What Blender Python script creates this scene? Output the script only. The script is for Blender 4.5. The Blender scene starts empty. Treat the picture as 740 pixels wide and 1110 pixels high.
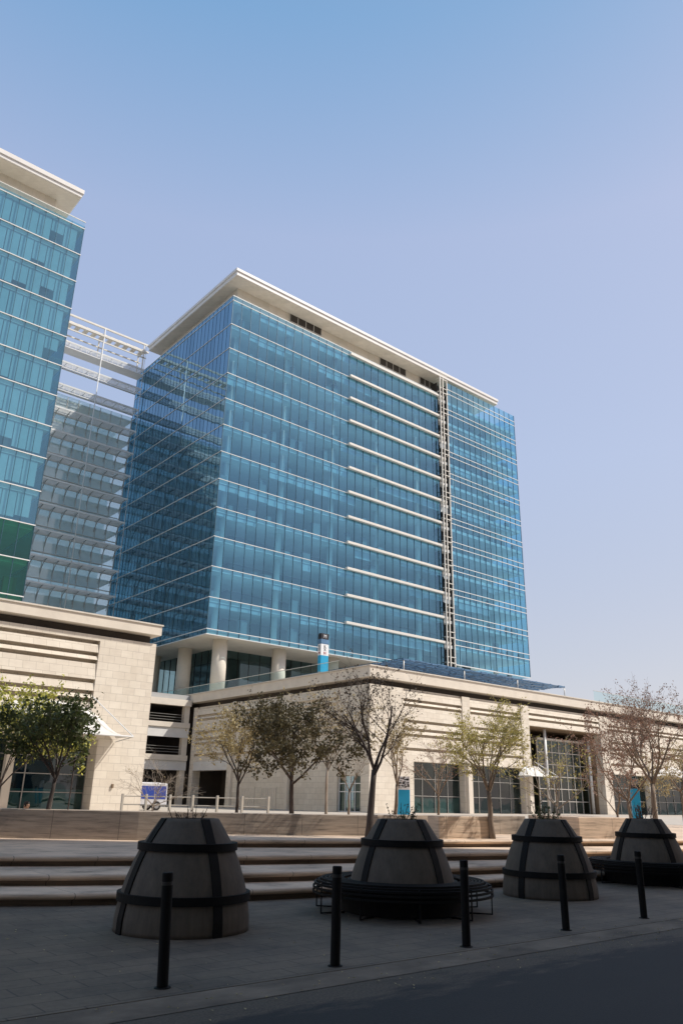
import bpy, bmesh, math, random
from mathutils import Vector, Matrix, Quaternion
random.seed(7)
S = bpy.context.scene
C = S.collection
R = math.radians
# ------------------------------------------------------------------ camera
PITCH, ROLL, YAW, FPX = R(20.390), R(1.202), R(50.211), 837.7
fw = Vector((math.cos(YAW)*math.cos(PITCH), math.sin(YAW)*math.cos(PITCH), math.sin(PITCH)))
rt = Vector((math.sin(YAW), -math.cos(YAW), 0)); up = rt.cross(fw)
r_ = rt*math.cos(ROLL)+up*math.sin(ROLL); u_ = -rt*math.sin(ROLL)+up*math.cos(ROLL)
cd = bpy.data.cameras.new("camera"); cam = bpy.data.objects.new("camera", cd); C.objects.link(cam)
cam.matrix_world = Matrix(((r_.x, u_.x, -fw.x, 0), (r_.y, u_.y, -fw.y, 0), (r_.z, u_.z, -fw.z, 1.55), (0, 0, 0, 1)))
cd.sensor_fit = 'VERTICAL'; cd.sensor_height = 36; cd.lens = FPX/1110*36; cd.clip_end = 6000; cd.clip_start = .1
S.camera = cam
# ------------------------------------------------------------------ world, sun, exposure
SUN_EL, SUN_AZ = R(50), R(130)          # azimuth clockwise from +Y
W = bpy.data.worlds.new("World"); S.world = W; W.use_nodes = True
nt = W.node_tree; bg = nt.nodes['Background']
sky = nt.nodes.new('ShaderNodeTexSky'); sky.sky_type = 'NISHITA'; sky.sun_disc = False
sky.sun_elevation = SUN_EL; sky.sun_rotation = SUN_AZ
sky.air_density = 1.0; sky.dust_density = 1.0; sky.ozone_density = 1.0
# hazy spring air: the clear sky is veiled by an even pale blue haze
hz = nt.nodes.new('ShaderNodeVectorMath'); hz.operation = 'MULTIPLY_ADD'
nt.links.new(sky.outputs[0], hz.inputs[0]); hz.inputs[1].default_value = (.5, .3, .16)
tcw = nt.nodes.new('ShaderNodeTexCoord'); sz = nt.nodes.new('ShaderNodeSeparateXYZ'); nt.links.new(tcw.outputs['Generated'], sz.inputs[0])
cr = nt.nodes.new('ShaderNodeValToRGB'); nt.links.new(sz.outputs[2], cr.inputs[0]); e = cr.color_ramp.elements
for i_, (p_, c_) in enumerate([(.1, (1.1, 1.6, 2.45)), (.2, (1.25, 1.7, 2.62)), (.4, (1.36, 1.87, 2.98)), (.64, (1.3, 1.8, 2.95)), (.80, (.5, 1.4, 2.7)), (.95, (.25, 1.0, 2.1))]):
    if i_ >= len(e): e.new(p_)
    e[i_].position = p_; e[i_].color = (*[v/3 for v in c_], 1)
sc3 = nt.nodes.new('ShaderNodeVectorMath'); sc3.operation = 'SCALE'; sc3.inputs[3].default_value = 3; nt.links.new(cr.outputs[0], sc3.inputs[0])
nt.links.new(sc3.outputs[0], hz.inputs[2])
nt.links.new(hz.outputs[0], bg.inputs[0]); bg.inputs[1].default_value = .15
sl = bpy.data.lights.new("sun", 'SUN'); sl.energy = 3.4; sl.angle = R(.55); sl.color = (1, .95, .87)
so = bpy.data.objects.new("sun", sl); C.objects.link(so)
tosun = Vector((math.sin(SUN_AZ)*math.cos(SUN_EL), math.cos(SUN_AZ)*math.cos(SUN_EL), math.sin(SUN_EL)))
so.rotation_euler = tosun.to_track_quat('Z', 'Y').to_euler(); so.location = (0, 0, 120)
S.view_settings.view_transform = 'Standard'; S.view_settings.look = 'None'
S.view_settings.exposure = 0.5; S.view_settings.gamma = 1; S.view_settings.use_curve_mapping = False
S.render.engine = 'CYCLES'
S.cycles.max_bounces = 10; S.cycles.transparent_max_bounces = 24

# ------------------------------------------------------------------ materials
def mat(name, col=(.5, .5, .5), rough=.7, metal=0, spec=.5):
    m = bpy.data.materials.new(name); m.use_nodes = True
    b = m.node_tree.nodes['Principled BSDF']
    b.inputs['Base Color'].default_value = (*col, 1); b.inputs['Roughness'].default_value = rough
    b.inputs['Metallic'].default_value = metal; b.inputs['Specular IOR Level'].default_value = spec
    return m
def N(m, t, **kw):
    n = m.node_tree.nodes.new(t)
    for k, v in kw.items():
        if isinstance(k, str) and hasattr(n, k): setattr(n, k, v)
    return n
def L(m, a, b): m.node_tree.links.new(a, b)
def math_(m, op, a, b=None, c=None):
    n = N(m, 'ShaderNodeMath', operation=op)
    for i, v in enumerate((a, b, c)):
        if v is None: continue
        if isinstance(v, (int, float)): n.inputs[i].default_value = v
        else: L(m, v, n.inputs[i])
    return n.outputs[0]
def mixc(m, f, a, b, mode='MIX'):
    n = N(m, 'ShaderNodeMix'); n.data_type = 'RGBA'; n.blend_type = mode
    for s, v in ((0, f), (6, a), (7, b)):
        if isinstance(v, (int, float)): n.inputs[s].default_value = v
        elif isinstance(v, tuple): n.inputs[s].default_value = (*v, 1)
        else: L(m, v, n.inputs[s])
    return n.outputs[2]
def pos(m):
    return N(m, 'ShaderNodeNewGeometry').outputs['Position']
def scaled(m, vec, s):
    n = N(m, 'ShaderNodeVectorMath', operation='MULTIPLY'); L(m, vec, n.inputs[0]); n.inputs[1].default_value = s
    return n.outputs[0]
def noise(m, vec, scale, detail=4, rough=.55):
    n = N(m, 'ShaderNodeTexNoise'); L(m, vec, n.inputs['Vector'])
    n.inputs['Scale'].default_value = scale; n.inputs['Detail'].default_value = detail; n.inputs['Roughness'].default_value = rough
    return n.outputs['Fac']
def ramp(m, f, stops):
    n = N(m, 'ShaderNodeValToRGB'); L(m, f, n.inputs[0]); e = n.color_ramp.elements
    while len(e) < len(stops): e.new(.5)
    for i, (p_, c) in enumerate(stops): e[i].position = p_; e[i].color = (*c, 1) if len(c) == 3 else c
    return n.outputs[0]
def bump(m, h, strength, dist=.02):
    n = N(m, 'ShaderNodeBump'); n.inputs['Strength'].default_value = strength; n.inputs['Distance'].default_value = dist
    L(m, h, n.inputs['Height']); return n.outputs[0]
def bsdf(m): return m.node_tree.nodes['Principled BSDF']

def noisy(name, col, rough=.75, var=.25, scale=3., stretch=(1, 1, 1), metal=0, bs=.2, spec=.5):
    m = mat(name, col, rough, metal, spec); p = scaled(m, pos(m), stretch)
    f = noise(m, p, scale, 6, .6)
    lo = tuple(c*(1-var) for c in col); hi = tuple(min(1, c*(1+var)) for c in col)
    L(m, ramp(m, f, [(.25, lo), (.75, hi)]), bsdf(m).inputs['Base Color'])
    if bs: L(m, bump(m, noise(m, p, scale*8, 4), bs, .01), bsdf(m).inputs['Normal'])
    return m

def stone_panels(name, c1, c2, joint, w=.86, h=.5, off=.5):
    m = mat(name, c1, .75)
    p = pos(m); sx = N(m, 'ShaderNodeSeparateXYZ'); L(m, p, sx.inputs[0])
    cb = N(m, 'ShaderNodeCombineXYZ'); L(m, math_(m, 'ADD', sx.outputs[0], sx.outputs[1]), cb.inputs[0]); L(m, sx.outputs[2], cb.inputs[1])
    b = N(m, 'ShaderNodeTexBrick'); b.offset = off; L(m, cb.outputs[0], b.inputs['Vector'])
    b.inputs['Scale'].default_value = 1; b.inputs['Brick Width'].default_value = w; b.inputs['Row Height'].default_value = h
    b.inputs['Mortar Size'].default_value = .012; b.inputs['Mortar Smooth'].default_value = .3; b.inputs['Bias'].default_value = 0
    b.inputs['Color1'].default_value = (*[x*1.04 for x in c1], 1); b.inputs['Color2'].default_value = (*c2, 1); b.inputs['Mortar'].default_value = (*joint, 1)
    f = noise(m, scaled(m, p, (1, 1, 3)), 1.3, 6, .6)
    g = noise(m, scaled(m, p, (1, 1, .25)), .9, 5, .65)
    col = mixc(m, 1, b.outputs['Color'], ramp(m, f, [(.3, (.93, .92, .91)), (.7, (1.03, 1.03, 1.02))]), 'MULTIPLY')
    col = mixc(m, .22, col, ramp(m, g, [(.33, (.74, .71, .66)), (.56, (1, 1, 1))]), 'MULTIPLY')
    L(m, col, bsdf(m).inputs['Base Color'])
    L(m, bump(m, b.outputs['Fac'], -.15, .006), bsdf(m).inputs['Normal'])
    return m

def pane_glass(name, tint=(.55, .75, .92), through=(.22, .42, .5), refl=.35, pane=1.62, floor=4.03, z0=21.1, x0=48.2, wob=.012, rough=.015):
    """tinted reflective curtain wall: mirror coat over see-through glass, each pane a little different"""
    m = bpy.data.materials.new(name); m.use_nodes = True; t = m.node_tree
    for n in list(t.nodes): t.nodes.remove(n)
    out = N(m, 'ShaderNodeOutputMaterial')
    geo = N(m, 'ShaderNodeNewGeometry'); p = geo.outputs['Position']
    sx = N(m, 'ShaderNodeSeparateXYZ'); L(m, p, sx.inputs[0])
    a = math_(m, 'ADD', sx.outputs[0], sx.outputs[1]); a = math_(m, 'SUBTRACT', a, x0+83.5)
    ia = math_(m, 'FLOOR', math_(m, 'DIVIDE', a, pane)); iz = math_(m, 'FLOOR', math_(m, 'DIVIDE', math_(m, 'SUBTRACT', sx.outputs[2], z0), floor))
    cb = N(m, 'ShaderNodeCombineXYZ'); L(m, ia, cb.inputs[0]); L(m, iz, cb.inputs[1])
    wn = N(m, 'ShaderNodeTexWhiteNoise', noise_dimensions='3D'); L(m, cb.outputs[0], wn.inputs['Vector'])
    tilt = N(m, 'ShaderNodeVectorMath', operation='SUBTRACT'); L(m, wn.outputs['Color'], tilt.inputs[0]); tilt.inputs[1].default_value = (.5, .5, .5)
    nz = N(m, 'ShaderNodeTexNoise'); L(m, p, nz.inputs['Vector']); nz.inputs['Scale'].default_value = .55; nz.inputs['Detail'].default_value = 1
    nzs = N(m, 'ShaderNodeVectorMath', operation='SUBTRACT'); L(m, nz.outputs['Color'], nzs.inputs[0]); nzs.inputs[1].default_value = (.5, .5, .5)
    a1 = N(m, 'ShaderNodeVectorMath', operation='MULTIPLY_ADD'); L(m, tilt.outputs[0], a1.inputs[0]); a1.inputs[1].default_value = (wob*.6,)*3; L(m, geo.outputs['Normal'], a1.inputs[2])
    a2 = N(m, 'ShaderNodeVectorMath', operation='MULTIPLY_ADD'); L(m, nzs.outputs[0], a2.inputs[0]); a2.inputs[1].default_value = (wob*3,)*3; L(m, a1.outputs[0], a2.inputs[2])
    nm = N(m, 'ShaderNodeVectorMath', operation='NORMALIZE'); L(m, a2.outputs[0], nm.inputs[0])
    gl = N(m, 'ShaderNodeBsdfGlossy'); gl.inputs['Roughness'].default_value = rough; L(m, nm.outputs[0], gl.inputs['Normal'])
    v = math_(m, 'MULTIPLY_ADD', wn.outputs['Value'], .16, .9)
    L(m, mixc(m, 1, tint, v, 'MULTIPLY'), gl.inputs['Color'])
    tr = N(m, 'ShaderNodeBsdfTransparent'); tr.inputs[0].default_value = (*through, 1)
    dt = N(m, 'ShaderNodeVectorMath', operation='DOT_PRODUCT'); L(m, geo.outputs['Normal'], dt.inputs[0]); L(m, geo.outputs['Incoming'], dt.inputs[1])
    fr = math_(m, 'POWER', math_(m, 'SUBTRACT', 1, math_(m, 'ABSOLUTE', dt.outputs['Value'])), 4)
    f = math_(m, 'MULTIPLY_ADD', fr, 1-refl, refl)
    mx = N(m, 'ShaderNodeMixShader'); L(m, f, mx.inputs[0]); L(m, tr.outputs[0], mx.inputs[1]); L(m, gl.outputs[0], mx.inputs[2])
    L(m, mx.outputs[0], out.inputs[0]); return m

M = {}
M['stone'] = stone_panels('limestone_panels', (.72, .655, .555), (.68, .61, .51), (.47, .42, .35))
M['stone_plain'] = noisy('limestone_plain', (.69, .62, .52), .75, .1, .8, bs=.1)
M['roof_white'] = noisy('roof_edge_metal', (.74, .71, .66), .45, .05, .4, bs=0)
M['soffit'] = stone_panels('soffit_panels', (.66, .60, .52), (.62, .57, .49), (.42, .38, .32), 1.6, 1.2, 0)
M['pent'] = stone_panels('penthouse_panels', (.68, .61, .51), (.64, .58, .48), (.5, .44, .37), 1.6, 1.2, 0)
M['glass_main'] = pane_glass('blue_curtain_glass', (.33, .66, .92), (.50, .82, .92), .28)
M['glass_left'] = pane_glass('teal_curtain_glass', (.44, .74, .86), (.46, .75, .82), .30, x0=25.65); M['glass_reflect_green'] = pane_glass('green_reflection_glass', (.3, .6, .5), (.14, .42, .32), .16, x0=25.65)  # dark reflection in the lower floors is put into the green tint
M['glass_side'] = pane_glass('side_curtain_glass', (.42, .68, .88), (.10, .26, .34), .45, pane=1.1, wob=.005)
M['glass_rail'] = pane_glass('balustrade_glass', (.8, .92, .94), (.80, .94, .94), .08, pane=1.5, floor=5, z0=12.9)
M['glass_dark'] = pane_glass('lobby_glass', (.45, .6, .65), (.3, .42, .42), .12, pane=1.5, floor=2.2, z0=.5)
M['glass_pale'] = pane_glass('pale_fritted_glass', (.80, .92, .95), (.78, .92, .93), .2, pane=1.9, x0=25.6, wob=.004)
def frit(m):       # white enamel dots printed on the glass
    o = [n for n in m.node_tree.nodes if n.type == 'OUTPUT_MATERIAL'][0]; src = o.inputs[0].links[0].from_socket
    d = N(m, 'ShaderNodeBsdfDiffuse'); d.inputs[0].default_value = (.8, .92, .95, 1)
    x = N(m, 'ShaderNodeMixShader'); x.inputs[0].default_value = .3; L(m, src, x.inputs[1]); L(m, d.outputs[0], x.inputs[2]); L(m, x.outputs[0], o.inputs[0])
frit(M['glass_pale'])
M['white'] = noisy('white_aluminium', (.72, .72, .70), .4, .06, 1., bs=0)
M['white_dull'] = noisy('white_panels', (.68, .67, .64), .6, .08, .8, bs=.05)
M['mullion'] = mat('dark_mullion', (.05, .12, .17), .4, .3)
M['fin'] = noisy('sunshade_cream', (.72, .68, .60), .5, .06, 1., bs=0)
M['dark'] = mat('dark_metal', (.02, .018, .016), .5, .2)
M['louvre'] = mat('louvre_brown', (.06, .05, .04), .6)
M['interior'] = noisy('interior_wall', (.22, .24, .25), .8, .3, .3, bs=0)
M['shop'] = noisy('shop_interior_brown', (.07, .055, .045), .8, .5, .8, bs=0)
M['ceil'] = noisy('interior_ceiling', (.8, .8, .77), .8, .1, .5, bs=0)
M['slab'] = noisy('concrete_slab', (.4, .4, .39), .8, .15, .5)
M['blind'] = noisy('window_blind', (.55, .60, .62), .8, .1, .5, bs=0)
M['column'] = noisy('column_render', (.66, .6, .5), .6, .08, .7, bs=.05)
M['recess'] = noisy('shadow_gap', (.05, .04, .033), .8, .2, 1.)  # dark colour carries the shade of gaps and openings
M['brown'] = noisy('brown_soffit', (.22, .15, .09), .7, .2, 1.)
M['black'] = noisy('black_painted_steel', (.0045, .0042, .004), .7, .3, 6., bs=.1, spec=.2)
M['planter'] = noisy('planter_concrete', (.068, .055, .042), .8, .35, 2.6, (1, 1, .35), bs=.5)
M['soil'] = noisy('soil', (.05, .035, .025), .95, .4, 12.)
M['canopy_white'] = noisy('tensile_membrane', (.62, .60, .56), .5, .03, 1., bs=0)
M['bluemesh'] = noisy('blue_solar_slats', (.10, .20, .33), .35, .5, 1.6, (1, 1, 1), .3, bs=0)
M['totem_blue'] = noisy('totem_blue', (.015, .33, .56), .4, .12, .8, bs=0)
M['totem_white'] = mat('totem_white', (.8, .8, .8), .4)
M['totem_red'] = mat('totem_red', (.35, .02, .02), .4)
M['totem_black'] = mat('totem_black', (.02, .02, .025), .4)
M['rail'] = noisy('railing_paint', (.42, .38, .32), .6, .15, 2., bs=0)
M['frame'] = noisy('window_frame_metal', (.30, .29, .27), .5, .1, 2., metal=.3, bs=0)
M['steel'] = noisy('rail_steel', (.55, .52, .47), .45, .1, 2., metal=.3, bs=0)
M['paint_white'] = mat('van_white', (.55, .55, .57), .35); M['paint_blue'] = mat('cover_blue', (.02, .05, .28), .4)
M['rubber'] = mat('rubber', (.02, .02, .02), .8); M['chrome'] = mat('wheel_metal', (.4, .4, .4), .3, .9)
M['frost'] = noisy('green_frosted_film', (.16, .27, .24), .3, .1, 1., bs=0)

def travertine(name, c=(.40, .33, .26)):
    m = mat(name, c, .7); p = pos(m)
    f = noise(m, scaled(m, p, (.7, .7, 11)), 1.5, 9, .68)
    g = noise(m, scaled(m, p, (1, 1, 1)), .6, 5, .6)
    c1 = tuple(x*.42 for x in c); c2 = tuple(min(1, x*1.25) for x in c)
    col = ramp(m, f, [(.3, c1), (.47, c), (.6, c2)])
    col = mixc(m, .6, col, ramp(m, g, [(.3, (.7, .7, .72)), (.7, (1.08, 1.06, 1.03))]), 'MULTIPLY')
    sx = N(m, 'ShaderNodeSeparateXYZ'); L(m, p, sx.inputs[0])
    jx = math_(m, 'FRACT', math_(m, 'DIVIDE', sx.outputs[0], 1.3)); jn = math_(m, 'LESS_THAN', jx, .008)
    col = mixc(m, jn, col, tuple(x*.35 for x in c))
    L(m, col, bsdf(m).inputs['Base Color']); L(m, bump(m, f, .35, .01), bsdf(m).inputs['Normal']); return m
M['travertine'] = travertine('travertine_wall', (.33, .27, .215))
M['riser'] = travertine('travertine_riser', (.20, .145, .10))  # browner travertine, darkened so its colour also carries the riser shade
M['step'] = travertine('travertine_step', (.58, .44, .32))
def pavers():
    m = mat('pavement_pavers', (.2, .19, .18), .8); p = pos(m)
    b = N(m, 'ShaderNodeTexBrick'); L(m, p, b.inputs['Vector']); b.inputs['Scale'].default_value = 1
    b.inputs['Brick Width'].default_value = .6; b.inputs['Row Height'].default_value = .3; b.inputs['Mortar Size'].default_value = .009
    b.inputs['Color1'].default_value = (.147, .115, .082, 1); b.inputs['Color2'].default_value = (.120, .096, .069, 1); b.inputs['Mortar'].default_value = (.07, .056, .042, 1)
    f = noise(m, scaled(m, p, (1, 1, 1)), .8, 9, .7)
    col = mixc(m, 1, b.outputs['Color'], ramp(m, f, [(.32, (.5, .5, .52)), (.5, (.95, .95, .95)), (.7, (1.35, 1.3, 1.25))]), 'MULTIPLY')
    g = noise(m, p, 14, 5, .7)
    col = mixc(m, .7, col, ramp(m, g, [(.35, (.8, .8, .8)), (.65, (1.12, 1.12, 1.12))]), 'MULTIPLY')
    L(m, col, bsdf(m).inputs['Base Color']); L(m, bump(m, g, .4, .006), bsdf(m).inputs['Normal']); return m
M['pavers'] = pavers()
def asphalt():
    m = mat('asphalt', (.05, .05, .052), .85); p = pos(m)
    f = noise(m, scaled(m, p, (.35, 1, 1)), .7, 8, .65); g = noise(m, p, 45, 3, .7)
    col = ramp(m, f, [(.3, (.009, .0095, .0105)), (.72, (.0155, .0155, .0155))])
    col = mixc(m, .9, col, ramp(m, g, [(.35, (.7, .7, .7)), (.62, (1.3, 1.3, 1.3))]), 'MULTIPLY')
    sx = N(m, 'ShaderNodeSeparateXYZ'); L(m, p, sx.inputs[0]); h = noise(m, scaled(m, p, (.5, 1.6, 1)), 1.7, 8, .7)
    d = math_(m, 'ADD', math_(m, 'SUBTRACT', sx.outputs[1], 5.2), math_(m, 'MULTIPLY', math_(m, 'SUBTRACT', h, .5), 2.2))
    dd = ramp(m, d, [(.25, (0, 0, 0)), (.62, (1, 1, 1))])
    col = mixc(m, dd, col, mixc(m, 1, (.08, .063, .046), ramp(m, g, [(.35, (.6, .6, .6)), (.65, (1.35, 1.35, 1.35))]), 'MULTIPLY'))
    L(m, col, bsdf(m).inputs['Base Color']); L(m, bump(m, g, .5, .006), bsdf(m).inputs['Normal']); return m
M['asphalt'] = asphalt()
M['kerb'] = noisy('dusty_kerb_concrete', (.145, .115, .085), .9, .6, 2.2, (.6, 1, 1), bs=.5)
M['plaza'] = noisy('plaza_paving', (.42, .37, .31), .8, .15, .8)
M['ground'] = noisy('ground_soil', (.25, .22, .18), .9, .2, .2)
def bark(name, c):
    return noisy(name, c, .9, .4, 9., (1, 1, .3), bs=.6)
def leafm(name, c, var=.35):
    m = mat(name, c, .6); n = noise(m, pos(m), 3.5, 3, .7)
    g = N(m, 'ShaderNodeNewGeometry').outputs['Random Per Island']
    mixed = math_(m, 'MULTIPLY_ADD', g, .6, math_(m, 'MULTIPLY', n, .4))
    L(m, ramp(m, mixed, [(.25, tuple(x*(1-var) for x in c)), (.75, tuple(min(1, x*(1+var)) for x in c))]), bsdf(m).inputs['Base Color'])
    # a little light through the leaf
    t = N(m, 'ShaderNodeBsdfTranslucent'); t.inputs[0].default_value = (*[min(1, x*1.1) for x in c], 1)
    mx = N(m, 'ShaderNodeMixShader'); mx.inputs[0].default_value = .3
    o = m.node_tree.nodes['Material Output']; L(m, bsdf(m).outputs[0], mx.inputs[1]); L(m, t.outputs[0], mx.inputs[2]); L(m, mx.outputs[0], o.inputs[0])
    return m
M['bark'] = bark('bark_brown', (.20, .15, .11)); M['bark_pale'] = bark('bark_pale', (.30, .25, .2)); M['bark_dark'] = bark('bark_dark', (.06, .045, .038))
M['leaf_dark'] = leafm('leaf_dark_green', (.075, .095, .025)); M['leaf_yellow'] = leafm('leaf_yellow_green', (.50, .43, .13)); M['leaf_lime'] = leafm('leaf_lime', (.46, .45, .10))
M['leaf_brown'] = leafm('leaf_olive_brown', (.085, .07, .03)); M['leaf_tan'] = leafm('leaf_tan', (.36, .29, .14))
M['leaf_pink'] = leafm('leaf_pinkish_brown', (.27, .155, .11)); M['leaf_deep'] = leafm('leaf_deep_brown', (.085, .058, .034))

# ------------------------------------------------------------------ mesh helpers
class MB:
    def __init__(s): s.v = []; s.f = []; s.mi = []
    def face(s, pts, mi=0):
        i = len(s.v); s.v += [tuple(p_) for p_ in pts]; s.f.append(tuple(range(i, i+len(pts)))); s.mi.append(mi)
    def box(s, x0, x1, y0, y1, z0, z1, mi=0):
        i = len(s.v)
        s.v += [(x0, y0, z0), (x1, y0, z0), (x1, y1, z0), (x0, y1, z0), (x0, y0, z1), (x1, y0, z1), (x1, y1, z1), (x0, y1, z1)]
        for q in ((0, 3, 2, 1), (4, 5, 6, 7), (0, 1, 5, 4), (1, 2, 6, 5), (2, 3, 7, 6), (3, 0, 4, 7)):
            s.f.append(tuple(i+k for k in q)); s.mi.append(mi)
        return s
    def prism(s, poly, z0, z1, mi=0):
        n = len(poly); i = len(s.v)
        s.v += [(x, y, z0) for x, y in poly]+[(x, y, z1) for x, y in poly]
        s.f.append(tuple(i+n+k for k in range(n))); s.mi.append(mi); s.f.append(tuple(i+k for k in reversed(range(n)))); s.mi.append(mi)
        for k in range(n):
            l = (k+1) % n; s.f.append((i+k, i+l, i+n+l, i+n+k)); s.mi.append(mi)
        return s
    def tube(s, pts, rad, n=8, mi=0, cap=True):
        pts = [Vector(p_) for p_ in pts]; rad = rad if isinstance(rad, (list, tuple)) else [rad]*len(pts)
        i0 = len(s.v); ref = None
        for k, p_ in enumerate(pts):
            d = (pts[min(k+1, len(pts)-1)]-pts[max(k-1, 0)])
            d = d.normalized() if d.length > 1e-9 else Vector((0, 0, 1))
            if ref is None: ref = Vector((1, 0, 0)) if abs(d.x) < .8 else Vector((0, 1, 0))
            a = d.cross(ref); a = a.normalized() if a.length > 1e-6 else d.orthogonal().normalized(); b = d.cross(a); ref = -b if False else ref
            for j in range(n):
                t = 2*math.pi*j/n; q = p_+(a*math.cos(t)+b*math.sin(t))*rad[k]; s.v.append(tuple(q))
        for k in range(len(pts)-1):
            for j in range(n):
                l = (j+1) % n; s.f.append((i0+k*n+j, i0+k*n+l, i0+(k+1)*n+l, i0+(k+1)*n+j)); s.mi.append(mi)
        if cap:
            s.f.append(tuple(i0+j for j in range(n))); s.mi.append(mi)
            e = i0+(len(pts)-1)*n; s.f.append(tuple(e+j for j in range(n))); s.mi.append(mi)
        return s
    def lathe(s, prof, n=48, a0=0, a1=2*math.pi, mi=0, c=(0, 0, 0), close=False):
        full = abs(a1-a0-2*math.pi) < 1e-6; cnt = n if full else n+1; i0 = len(s.v); m_ = len(prof)
        for k in range(cnt):
            t = a0+(a1-a0)*k/n
            for (r0, z) in prof: s.v.append((c[0]+r0*math.cos(t), c[1]+r0*math.sin(t), c[2]+z))
        for k in range(n):
            l = (k+1) % cnt
            for j in range(m_ if close else m_-1):
                jj = (j+1) % m_
                s.f.append((i0+k*m_+j, i0+l*m_+j, i0+l*m_+jj, i0+k*m_+jj)); s.mi.append(mi)
        if not full and close:
            s.f.append(tuple(i0+j for j in range(m_))); s.mi.append(mi); e = i0+n*m_
            s.f.append(tuple(e+j for j in range(m_))); s.mi.append(mi)
        return s
    def build(s, name, mats, parent=None, smooth=False, bevel=0, loc=None):
        me = bpy.data.meshes.new(name); me.from_pydata(s.v, [], s.f)
        mats = mats if isinstance(mats, (list, tuple)) else [mats]
        for m in mats: me.materials.append(m if not isinstance(m, str) else M[m])
        me.polygons.foreach_set('material_index', s.mi)
        if smooth: me.polygons.foreach_set('use_smooth', [True]*len(me.polygons))
        me.update()
        bm = bmesh.new(); bm.from_mesh(me); bmesh.ops.recalc_face_normals(bm, faces=bm.faces); bm.to_mesh(me); bm.free()
        o = bpy.data.objects.new(name, me); C.objects.link(o)
        if parent is not None:
            o.parent = parent
            o.location = -Vector(parent.location) if loc is None else loc   # shapes given in world coordinates
            if loc is None and parent.parent is not None: o.location = (0, 0, 0)
        elif loc is not None: o.location = loc
        if bevel:
            b = o.modifiers.new('bevel', 'BEVEL'); b.width = bevel; b.segments = 2; b.limit_method = 'ANGLE'
        return o
def tag(o, label=None, cat=None, group=None, kind=None):
    if label: o['label'] = label
    if cat: o['category'] = cat
    if group: o['group'] = group
    if kind: o['kind'] = kind
    return o
def empty(name, loc, label, cat, group=None, rz=0):
    o = bpy.data.objects.new(name, None); C.objects.link(o); o.location = loc; o.rotation_euler = (0, 0, rz)
    o.empty_display_size = .3
    return tag(o, label, cat, group)
def kids(o): return [c for c in bpy.data.objects if c.parent == o]
def copy_tree(o, parent=None):
    c = o.copy(); C.objects.link(c)
    if parent is not None: c.parent = parent
    for k in kids(o):
        if k is not c: copy_tree(k, c)
    return c
def box(*a): return MB().box(*a)

# ================================================================== SETTING
tag(box(-2500, 2500, -2500, 2500, -.6, -.03).build('ground', 'ground'), kind='structure')
tag(box(-120, 200, -5.5, 6.12, -.3, 0-.02).build('road', 'asphalt'), kind='structure')
k = MB(); k.face([(-120, 6.1, -.016), (200, 6.1, -.016), (200, 6.38, -.002), (-120, 6.5, -.002)])
k.box(-120, 200, 6.46, 6.6, -.3, -.004)
tag(k.build('kerb', 'kerb'), kind='structure')
k = MB(); k.prism([(-120, 6.62), (200, 6.40), (200, 30), (-120, 30)], -.3, 0)
tag(k.build('pavement', 'pavers'), kind='structure')
tag(box(-120, 200, -12, -5.5, -.3, .12).build('opposite_pavement', 'pavers'), kind='structure')

# steps: each tier is a slab with a rounded, overhanging nosing
def smooth_line(pts, n=6):
    P_ = [Vector((x, y, 0)) for x, y in pts]; out = []
    for i in range(len(P_)-1):
        p0 = P_[max(i-1, 0)]; p1 = P_[i]; p2 = P_[i+1]; p3 = P_[min(i+2, len(P_)-1)]
        for k_ in range(n):
            t = k_/n
            out.append(.5*((2*p1)+(-p0+p2)*t+(2*p0-5*p1+4*p2-p3)*t*t+(-p0+3*p1-3*p2+p3)*t**3))
    out.append(P_[-1]); return out
def tier(name, pts, z0, z1, back, endcap=False):
    ln = smooth_line(pts); mb = MB(); prof = [(0.0, z0-.3), (0.0, z1-.1)]
    r0 = .045
    for k_ in range(9):
        t = -math.pi/2+math.pi*k_/8*.999; prof.append((-.035-r0*1.3*math.cos(t), z1-r0+r0*math.sin(t)))
    prof[2] = (-.05, z1-2*r0)
    rows = []
    for i, p_ in enumerate(ln):
        d = (ln[min(i+1, len(ln)-1)]-ln[max(i-1, 0)]).normalized(); nrm = Vector((-d.y, d.x, 0))
        rows.append([(p_.x+nrm.x*o_, p_.y+nrm.y*o_, z) for o_, z in prof])
    i0 = len(mb.v); m_ = len(prof)
    for r in rows: mb.v += r
    for i in range(len(rows)-1):
        for j in range(m_-1):
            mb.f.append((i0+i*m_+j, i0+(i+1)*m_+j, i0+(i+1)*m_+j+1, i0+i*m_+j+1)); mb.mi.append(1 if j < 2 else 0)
    top = [r[-1] for r in rows]
    mb.v += [(x, y, z1) for x, y, z in top]; n = len(top); a = len(mb.v)-n
    mb.v += [(x, back, z1) for x, y, z in top]; b = len(mb.v)-n
    for i in range(n-1): mb.f.append((a+i, a+i+1, b+i+1, b+i)); mb.mi.append(0)
    if endcap:
        r = rows[0]; i1 = len(mb.v); mb.v += r+[(r[-1][0], back, z1), (r[0][0], back, z0-.3)]
        mb.f.append(tuple(range(i1, i1+len(r)+2))); mb.mi.append(0)
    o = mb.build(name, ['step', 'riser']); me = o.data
    me.polygons.foreach_set('use_smooth', [True]*len(me.polygons)); 
    return tag(o, kind='structure')
R1 = [(-60, 48), (-12, 22.5), (0, 15.0), (4.29, 12.75), (5.59, 12.15), (7.7, 11.5), (9.5, 11.2), (11.95, 10.9), (14, 10.72), (18, 10.4), (24, 9.9), (40, 8.6), (70, 7.6)]
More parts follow.
